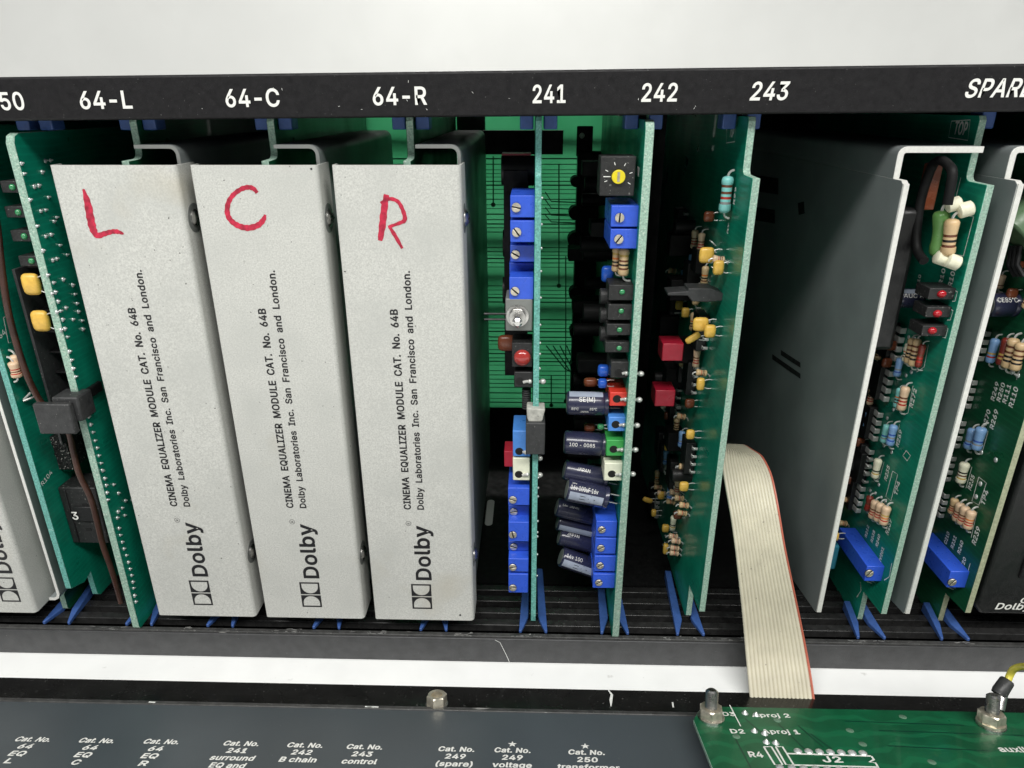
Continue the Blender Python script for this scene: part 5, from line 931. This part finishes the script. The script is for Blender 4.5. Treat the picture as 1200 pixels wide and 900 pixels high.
# ---------------------------------------------------------------- far-left cards
XL = -189.9
c4 = thing('circuit_card', 'bright green card with rows of silver solder dots on its right face, beside module L', 'circuit card', (XL, 0, -236), 'plug-in circuit cards')
board(c4, XL, [(165, -10)]+[(4, -10), (1.6, -11), (.5, -13.5), (.3, -234.5), (1.2, -236), (165, -236)], pcb_m, edge_m, th=3.2)
dots = [(x/4, 60+y/4) for x, y in ((100, 527), (112, 575), (197, 567), (212, 515), (236, 512), (160, 635), (181, 630), (140, 697), (226, 685), (190, 750), (213, 745), (173, 820), (252, 798), (265, 780), (213, 868), (238, 860))]
dots += [(x/6, 270+y/6) for x, y in ((325, 40), (360, 30), (420, 105), (302, 143), (370, 210), (398, 200), (470, 172), (335, 315), (375, 368), (443, 345), (365, 445), (388, 435), (407, 500), (462, 545), (400, 575), (425, 567), (440, 627), (512, 627), (430, 700), (455, 692), (473, 750), (487, 852), (510, 385), (525, 450), (540, 515), (550, 572), (575, 635), (582, 695))]
dots += [(x/5, 420+y/5) for x, y in ((418, 10), (428, 60), (442, 108), (518, 343), (530, 388), (543, 433), (556, 482), (568, 525), (578, 570), (590, 615), (597, 655))]
dots += [(x/3.46, 500+y/3.46) for x, y in ((416, 180), (424, 210), (430, 238), (433, 268), (436, 297), (482, 412), (487, 440), (495, 468), (502, 495), (512, 522), (520, 550), (527, 577), (533, 603), (538, 630), (541, 655), (545, 685), (550, 710), (460, 235), (480, 270), (495, 330), (478, 345), (508, 300), (505, 360), (475, 370))]
b = MB()
for px, py in dots: q = at(px, py, X=XL+1.65); b.ball(q, random.uniform(.6, .9), (.8, 1, 1.15), 10, 6); b.tube([q, q+V((1.1, 0, .3))], .32, 5)
for k in range(60): q = at(95+random.uniform(0, 12)+k*.9, 350+k*6.2, X=XL+1.35); b.ball(q+V((0, 12+random.uniform(0, 40), 0)), .8, (.8, 1, 1.1), 8, 5)
stuff(b.build('solder_joint', solder_m, c4))
b = MB()
for a, c in (((29, 205), (39, 216)), ((34, 234), (46, 246)), ((44, 267), (53, 275)), ((49, 296), (60, 305))): b.strip([at(*a, X=XL+1.33), at(*c, X=XL+1.33)], 1.0, (1, 0, 0))
b.build('copper_trace', trace_m, c4)
# left side parts: green lights, finned black block, two yellow capacitors
for (x0_, y0_, x1_, y1_, cx, cy) in ((3, 212, 18, 226, 14.5, 219.5), (8, 242, 25, 255, 21.5, 249), (15, 270, 32, 283, 28.5, 277), (24, 300, 41, 312, 37, 306)):
    Yf = 5; L_ = fbox('indicator_light', (x0_, y0_, x1_+6, y1_), Yf, 10, led_m, c4); q = at(cx, cy, Y=Yf-.1); b = MB(); b.ball(q, 1.25, (1, .8, 1)); b.build('lens', lensg_m, L_)
hs = thing  # (keeps the helper name short below)
zt = at(20, 315, Y=8).z; zb = at(55, 520, Y=8).z
b = MB(); b.hexa(XL-17.5, XL-16.3, 7, 30, zb, zt); blk = b.build('heat_sink', gp_m, c4, bevel=.2)
for k in range(9):
    z = zt-(zt-zb)*k/8.5; b = MB(); b.hexa(XL-16.2, XL-1.4, 14, 28, z-.9, z-.1); b.build('fin', bp_m, blk)
b = MB(); b.hexa(XL-16.2, XL-1.4, 29, 31, zb, zt); b.build('fin_back', inner_m, blk)
for (px, py) in ((37, 333), (48, 376)):
    q = at(px, py, Y=4.5); dipcap(c4, q, 3.5, 2.0, 4.4, yel_m, h=2, tilt=0)
# pull tab gripping the card edge
x0, x1, z0, z1 = fb(47, 474, 80, 509, -9); b = MB(); b.hexa(x0, x1, -9, -6, z0, z1); tab = b.build('edge_clip', gp_m, c4, bevel=.7)
x0, x1, z0, z1 = fb(67, 466, 90, 494, -6); b = MB(); b.hexa(x0, x1, -6, 4, z0, z1); b.build('clip_body', gp_m, tab, bevel=.8)
q = at(103, 458, X=XL+2); b = MB(); b.hexa(XL+1.65, XL+3.6, q.y-4, q.y+8, q.z-3, q.z+1.5); b.build('clip_tail', bp_m, tab, bevel=.5)

XM = -217.8
c5 = thing('circuit_card', 'green circuit card with thumbwheel switch set to 3, next to leftmost white module', 'circuit card', (XM, 0, -236), 'plug-in circuit cards')
board(c5, XM, [(165, -8), (3, -8), (.6, -10), (.6, -212.5), (10, -216.0), (15.5, -214), (16, -228), (18, -230), (165, -230)], pcb_m, edget_m)
def o5(px, py, h=2): return at(px, py, X=XM+1.35+h)
# thumbwheel switch
Yt = 9; x0, x1, z0, z1 = fb(61, 572, 111, 636, Yt); x0 = XM+1.3
b = MB(); b.hexa(x0+.6, x1, Yt, Yt+14, z0, z1); tw = b.build('thumbwheel_switch', led_m, c5, bevel=.6)
b = MB(); b.hexa(x0+3.6, x0+4.2, Yt-.7, Yt, z0+1, z1-1); b.hexa(x0+6, x1-1.5, Yt-.9, Yt, z0+(z1-z0)*.42, z0+(z1-z0)*.68); b.build('wheel', bp_m, tw, bevel=.3)
b = MB(); q = at(89, 609, Y=Yt-1.4); text(b, '3', plane_fn(q, V((1, 0, 0)), V((0, 0, 1))), 4.2, 2.9, .03, 'C'); b.build('lettering', wink_m, tw)
b = MB()
for k in range(4): q = at(96+k*1.5, 592+k*9.5, Y=Yt-.15); b.hexa(q.x, q.x+2.6, q.y, q.y+.3, q.z-.8, q.z+.8)
b.build('button', hole_m, tw)
b = MB(); rr = random.Random(5)
base = [at(px, py, Y=14) for px, py in ((52, 512), (80, 512), (86, 550), (62, 550))]; xs = (base[0].x, base[2].x); zs = (base[2].z, base[0].z)
b.hexa(xs[0], xs[1], 14, 26, zs[0], zs[1])
for k in range(90): q = V((rr.uniform(*xs), 13.9, rr.uniform(*zs))); b.ball(q, rr.uniform(.3, .75), (1, .8, 1), 6, 4)
o_ = b.build('solder_cluster', spark_m, c5); stuff(o_)
for (px, py, m_, l_) in ((20, 425, peach_m, 7), (18, 433, peach_m, 7)): resistor(c5, o5(px, py, 3), l_, 2.2, m_, ('red', 'brown', 'red'), toward=(-1, 0, 0), h=2)
b = MB(); fx = XM+1.4
for P in ([(4, 372), (10, 370), (16, 400), (10, 402), (4, 372)],): b.strip([at(*p, X=fx) for p in P], .4, (1, 0, 0))
for (s_, px, py, cap, ln) in (('R104', 56, 562, 2.2, 8), ('64', 4, 394, 2.4, 4)):
    text(b, s_, plane_fn(at(px, py, X=fx), V((0, .95, .3)), V((0, -.3, .95))), cap, ln, .02, 'C')
b.build('lettering', silk_m, c5)
b = MB(); 
for (p0, p1) in (((27, 470), (42, 464)), ((28, 468), (36, 460))): b.tube([o5(*p0, 1), o5(*p1, 4)], .5, 6)
b.build('lead', wire_m, c5)
# brown flat lead bowing past the front of the two cards
bw = thing('brown_wire', 'dark brown wire bowing down between the two left green cards', 'wire', at(140, 705, Y=6))
P = [(-14, 215, 3), (-4, 262, 3), (2, 315, 2), (9, 362, 2), (18, 398, 2), (28, 430, 2), (38, 454, 3), (50, 474, 4), (66, 490, 4), (80, 505, 4), (86, 530, 4), (93, 556, 3), (106, 583, 2), (114, 612, 2), (121, 640, 3), (131, 668, 4), (142, 706, 6)]
pts = [at(px, py, Y=y) for px, py, y in P]; fine = []
for i in range(len(pts)-1):
    p0, p1, p2, p3 = pts[max(i-1, 0)], pts[i], pts[i+1], pts[min(i+2, len(pts)-1)]
    for k in range(4):
        t = k/4; fine.append(.5*((2*p1)+(p2-p0)*t+(2*p0-5*p1+4*p2-p3)*t*t+(-p0+3*p1-3*p2+p3)*t**3))
fine.append(pts[-1]); b = MB(); b.tube(fine, 1.3, 10); b.build('insulation', bwire_m, bw, smooth=60)

# ---------------------------------------------------------------- black module, far right
bk = thing('black_module', 'black plastic module with white italic lettering, cut off at the right edge', 'module', (235, 0, -236))
b = MB(); b.prism([(205.6, -210), (204.4, -213.5), (207.5, -219), (262, -219), (262, -20), (209, -20), (206.4, -150)], lambda x, z, y: V((x, y, z)), 1.5, 150); bb = b.build('housing', bp_m, bk, bevel=1.2)
b = MB(); b.hexa(219.0, 262, .6, 1.6, -198, -30); b.build('face_plate', black_m, bb, bevel=.4)
b = MB(); text(b, 'Dolby Laboratories', plane_fn(at(1165.5, 714, Y=1.4), V((1, 0, 0)), V((0, 0, 1))), 3.6, 52, .04, 'L', .22); q = at(1194, 707.5, Y=1.4)
text(b, 'Cat. No.', plane_fn(V((q.x, q.y, at(1194, 706.5, Y=1.4).z)), V((1, 0, 0)), V((0, 0, 1))), 3.0, 20, .04, 'L', .22); b.build('lettering', wink_m, bb)

# ================================================================== RIBBON CABLE
rb = thing('ribbon_cable', 'beige flat ribbon cable with red edge looping out over the bottom rail', 'cable', at(918, 826, Y=-24))
rows = [(880, 958, 834, 834, -25), (877, 954, 800, 801, -17.5), (873.5, 947.5, 762, 763, -9), (870, 939.5, 722, 723, -4.5), (865.5, 930.5, 680, 681, -2), (861, 922, 640, 641, 1), (856, 916, 605, 606, 6), (851.5, 911.5, 580, 581, 12), (847.5, 906.5, 556, 559, 19), (845.5, 900, 540, 544, 26), (846, 893, 531, 534, 33), (847, 882, 525.5, 527, 42)]
LR = [(at(l, yl, Y=y), at(r_, yr, Y=y)) for l, r_, yl, yr, y in rows]
l, r_ = LR[-1]
for k in range(1, 6): LR.append((l+V((0, 8*k, -1.2*k*k-1)), r_+V((0, 8*k, -1.2*k*k-1))))
Ls = crom([a for a, _ in LR]); Rs = crom([c for _, c in LR]); NC = 16; n = len(Ls)
def conductor_rows(k0, k1, b):
    sub = 6; prevn = None; base = len(b.v); cols = int((k1-k0)*sub)+1; vs = []
    for i in range(n):
        a, c = Ls[i], Rs[i]; across = (c-a).normalized(); al = (Ls[min(i+1, n-1)]-Ls[max(i-1, 0)]).normalized(); nn = across.cross(al).normalized()
        if nn.y > 0 and i < n*.6: nn = -nn
        if prevn is not None and nn.dot(prevn) < 0: nn = -nn
        prevn = nn; pitch = (c-a).length/NC
        for side in (1, -1):
            for j in range(cols):
                u = (k0+j/sub)/NC; hgt = pitch*.5*(0.45+0.55*abs(math.sin(math.pi*(k0+j/sub))))
                vs.append(a.lerp(c, u)+nn*hgt*side)
    fs = []; W2 = cols*2
    for i in range(n-1):
        for j in range(cols-1):
            fs.append((i*W2+j, i*W2+j+1, (i+1)*W2+j+1, (i+1)*W2+j)); fs.append((i*W2+cols+j, i*W2+cols+j+1, (i+1)*W2+cols+j+1, (i+1)*W2+cols+j))
        for j in (0, cols-1): fs.append((i*W2+j, i*W2+cols+j, (i+1)*W2+cols+j, (i+1)*W2+j))
    b.add(vs, fs)
for k in range(NC):
    b = MB(); conductor_rows(k, k+1 if k < NC-1 else k+.5, b); b.build('conductor', ribred_m if k == NC-1 else ribbon_m, rb, smooth=70)

# ================================================================== FOLDED-DOWN FRONT PANEL
fp = thing('front_panel', 'slate grey hinged panel with white printed card list, folded down in front of rack', 'panel', D(0, 3, 0))
b = MB(); b.hexa(-300, 300, 3.2, 21.6, -2.0, 0, D); b.build('hinge_flange', gloss_m, fp, bevel=.3)
b = MB(); b.hexa(-300, 300, 20.8, 23.2, 0.01, 1.0, D); b.build('edge_ridge', lip_m, fp, bevel=.3)
b = MB(); b.hexa(-300, 300, 22.8, 150, -2.4, 0.5, D); plate = b.build('plate', panel_m, fp, bevel=.3)
def ptxt(lines, px, py, star=False):
    b = MB(); x, v = dr(px, py, .55); vv = v
    for i, s_ in enumerate(lines):
        wd = {'Cat. No.': 14.2, '64': 5.6, '241': 7.8, '242': 7.8, '243': 7.8, '249': 7.8, '250': 7.8, 'EQ': 6.2, 'surround': 17, 'EQ and': 13.5, 'B chain': 14.2, 'control': 13.4, '(spare)': 14, 'voltage': 15, 'transformer': 23.5, 'L': 2.9, 'C': 3.1, 'R': 3.2}[s_]
        text(b, s_, lambda a, c, vv=vv: D(x+a, vv-c, .56), 2.85, wd, .07, 'C', .12); vv += 4.35
    if star:
        P = []
        for k in range(10): a = math.pi/2+k*math.pi/5; r_ = 1.9 if k % 2 == 0 else .75; P.append(D(x+r_*math.cos(a), v-5.2-r_*math.sin(a), .56))
        c = D(x, v-5.2, .56); b.add([c]+P, [(0, 1+k, 1+(k+1) % 10) for k in range(10)])
    b.build('lettering', wink_m, plate)
ptxt(['Cat. No.', '64', 'EQ', 'L'], 36, 869); ptxt(['Cat. No.', '64', 'EQ', 'C'], 111, 870.5); ptxt(['Cat. No.', '64', 'EQ', 'R'], 187, 871.8)
ptxt(['Cat. No.', '241', 'surround', 'EQ and'], 281, 874); ptxt(['Cat. No.', '242', 'B chain'], 356, 876); ptxt(['Cat. No.', '243', 'control'], 426, 878)
ptxt(['Cat. No.', '249', '(spare)'], 534, 880.7); ptxt(['Cat. No.', '249', 'voltage'], 600, 882, True); ptxt(['Cat. No.', '250', 'transformer'], 687, 884.5, True)
def hexnut(c, nrm, r, h, parent, hole=.55, name='nut', m_=brass_m, rot=0):
    nrm = V(nrm).normalized(); u = V((1, 0, 0)); w_ = nrm.cross(u).normalized(); c = V(c)
    b = MB(); N = 24; vs = []; fs = []
    def ring(rad, t, hexy): 
        o = len(vs)
        for k in range(N):
            a = 2*math.pi*k/N+rot; rr_ = rad/max(.001, math.cos((a-rot) % (math.pi/3)-math.pi/6))*math.cos(math.pi/6) if hexy else rad
            vs.append(c+u*rr_*math.cos(a)+w_*rr_*math.sin(a)+nrm*t)
        return o
    R_ = [ring(r, 0, True), ring(r, h*.88, True), ring(r*.86, h, False), ring(r*hole, h, False), ring(r*hole, h*.1, False)]
    for a, c2_ in zip(R_, R_[1:]):
        for k in range(N): j = (k+1) % N; fs.append((a+k, a+j, c2_+j, c2_+k))
    fs.append(tuple(R_[-1]+k for k in range(N))); b.add(vs, fs); return b.build(name, m_, parent, smooth=30)
x, v = dr(512, 826, 0); b = MB(); b.lathe(D(x, v, 0), DN, [(0, 4.9), (.8, 4.9), (.9, 4.4)], 24); b.build('washer', steel_m, fp)
hexnut(D(x, v, .9), DN, 4.5, 4.0, fp, rot=.3)
b = MB()
x, v = dr(713, 815); pts = [D(*dr(px, py), .06) for px, py in ((713, 809), (717, 814), (716, 820), (716, 828))]; b.strip(pts, [.5, 1.1, 1.3, .4], DN)
pts = [D(*dr(px, py), .06) for px, py in ((788, 823), (789, 829))]; b.strip(pts, .7, DN)
for px in (170, 428, 431, 436): pts = [D(dr(px, 830)[0], 22, 1.05), D(dr(px, 830)[0]+3, 22.2, 1.05)]; b.strip(pts, .8, DN)
b.build('scratch', silk_m, fp)

# ================================================================== BOARD ON THE PANEL
H = 8.0
pb = thing('circuit_board', 'glossy green circuit board bolted onto folded-down panel, with white printed J2 outline', 'circuit board', D(120, 60, 0))
OUT = [(67.0, 37.5), (70.2, 31.5), (76, 27.6), (300, 27.2), (300, 150), (67.8, 150)]
b = MB(); b.prism(OUT, lambda x, v, h: D(x, v, h), H-1.8, H, sidek=1); pcb = b.build('board', [pcbp_m, edge_m], pb, bevel=.15, seg=1)
for (px, py) in ((833, 841), (1161, 850)):
    x, v = dr(px, py, H); b = MB(); b.lathe(D(x, v, .5), DN, [(0, 3.2), (H-2.3, 3.2)], 6); b.build('standoff', steel_m, pb)
    b = MB(); b.lathe(D(x, v, H+.01), DN, [(0, 5.4), (.7, 5.4), (.8, 4.9)], 28); b.build('washer', steel_m, pb)
    if px > 1000:
        b = MB(); b.lathe(D(x, v, H+.85), DN, [(0, 5.2), (.9, 5.2), (1., 4.6)], 28); b.build('washer', brass_m, pb)
    h0 = H+.85 if px < 1000 else H+1.9
    hexnut(D(x, v, h0), DN, 4.9, 3.8, pb, .5, rot=.35)
    prof = []; t = 0
    while t < (9.6 if px < 1000 else 9.2): prof += [(t, 2.05), (t+.35, 2.6), (t+.7, 2.05)]; t += .75
    prof += [(t, 2.2), (t+.6, 1.5)]; b = MB(); b.lathe(D(x, v, h0+1), DN, prof, 20); b.build('bolt', steel_m, pb)
b = MB(); HS = H+.05
def dl(P, w_=.55): b.strip([D(*dr(px, py, HS), HS) for px, py in P], w_, DN)
def dt(s_, px, py, cap, ln, al='C'):
    x, v = dr(px, py, HS); text(b, s_, lambda a, c: D(x+a, v-c, HS), cap, ln, .05, al)
dt('D3', 855, 839, 2.6, 5.2); dt('Aproj 2', 904, 840.5, 2.6, 15.5); dt('D2', 865, 859.5, 2.7, 5.4); dt('Aproj 1', 916, 860, 2.7, 14.6); dt('R4', 887, 887.5, 3.2, 5.2); dt('J2', 977, 893.5, 3.4, 7.2); dt('auxiliary', 1173, 881, 3.2, 19, 'L')
dl([(895, 875), (908, 896), (917, 896), (904, 875), (895, 875)], .7); dl([(909, 875), (921, 896), (930, 896), (917, 875), (909, 875)], .7)
dl([(923, 883), (1021, 886)], .8); dl([(1021, 886), (1024, 890), (1019, 893), (1026, 894), (1029, 899)], .8); dl([(930, 896.5), (1030, 899)], .8)
dl([(855, 826), (868, 851)], .45)
b.build('lettering', wink_m, pcb)
b = MB()
for k in range(7):
    x, v = dr(935+k*12.7, 880+k*.4, H); b.lathe(D(x, v, H-.02), DN, [(0, 1.6), (.3, 1.4), (.7, .8), (.95, .3)], 12)
for k in range(8): x, v = dr(914+k*14, 899+k*.5, H); b.lathe(D(x, v, H-.02), DN, [(0, 1.5), (.3, 1.3), (.8, .4)], 12)
for (px, py) in ((873, 836), (886, 838), (884, 857), (896, 860), (898, 870), (909, 871)): x, v = dr(px, py, H); b.lathe(D(x, v, H-.02), DN, [(0, 1.4), (.3, 1.1), (1.3, .35)], 12)
stuff(b.build('solder_joint', solder_m, pcb))
b = MB(); b.k = 0
for (px, py) in ((996, 856), (1011, 872), (911, 844), (863, 863), (1092, 893), (1058, 840)): 
    x, v = dr(px, py, H); b.lathe(D(x, v, H+.0), DN, [(0, 1.5), (.08, 1.4)], 16)
b.build('via_pad', mat('via', (.12, .22, .15), .4, 0, .1, 500), pcb)
b = MB(); 
for P in ([(873, 842), (882, 850), (905, 868)], [(912, 848), (945, 880)], [(862, 866), (880, 900)], [(935, 850), (965, 876)], [(950, 860), (975, 878)], [(1030, 856), (1200, 862)], [(1040, 874), (1160, 880)], [(990, 845), (1130, 850)]):
    b.strip([D(*dr(px, py, H), H+.02) for px, py in P], .6, DN)
b.build('copper_trace', mat('trace_deep_green', (.003, .04, .022), .3, 0, .1, 300), pcb)

# ================================================================== YELLOW WIRE
x, v = dr(1161, 850, H); ring = D(x, v, H+6.2)
yw = thing('ground_wire', 'yellow wire ending in grey sleeved lug on the right-hand bolt', 'wire', ring)
a0 = at(1160, 836, Y=ring.y-1); a1 = ring+V((5.5, 4, 3)); a2 = at(1177, 799, Y=ring.y+8)
b = MB(); b.tube([ring+V((3.6, 1.5, -.5)), at(1173, 818, Y=ring.y+4), at(1175, 810, Y=ring.y+6)], 2.1, 14); b.build('lug', steel_m, yw)
p0 = at(1169.5, 814, Y=ring.y+5); p1 = at(1181, 797, Y=ring.y+8); b = MB(); b.lathe(p0, p1-p0, [(0, 2.6), (1.5, 2.9), ((p1-p0).length-.6, 2.7), ((p1-p0).length, 2.3)], 18); b.build('sleeve', gp_m, yw)
wp = crom([p1-(p1-p0)*.2, p1, at(1184, 790, Y=ring.y+9), at(1189, 783.5, Y=ring.y+8), at(1200, 781, Y=ring.y+4), at(1214, 784, Y=ring.y-4), at(1230, 800, Y=ring.y-16)], 5)
b = MB(); b.tube(wp, 1.35, 10); b.build('insulation', ywire_m, yw, smooth=60)

for o_ in bpy.data.objects:
    if '_o' in o_: del o_['_o']
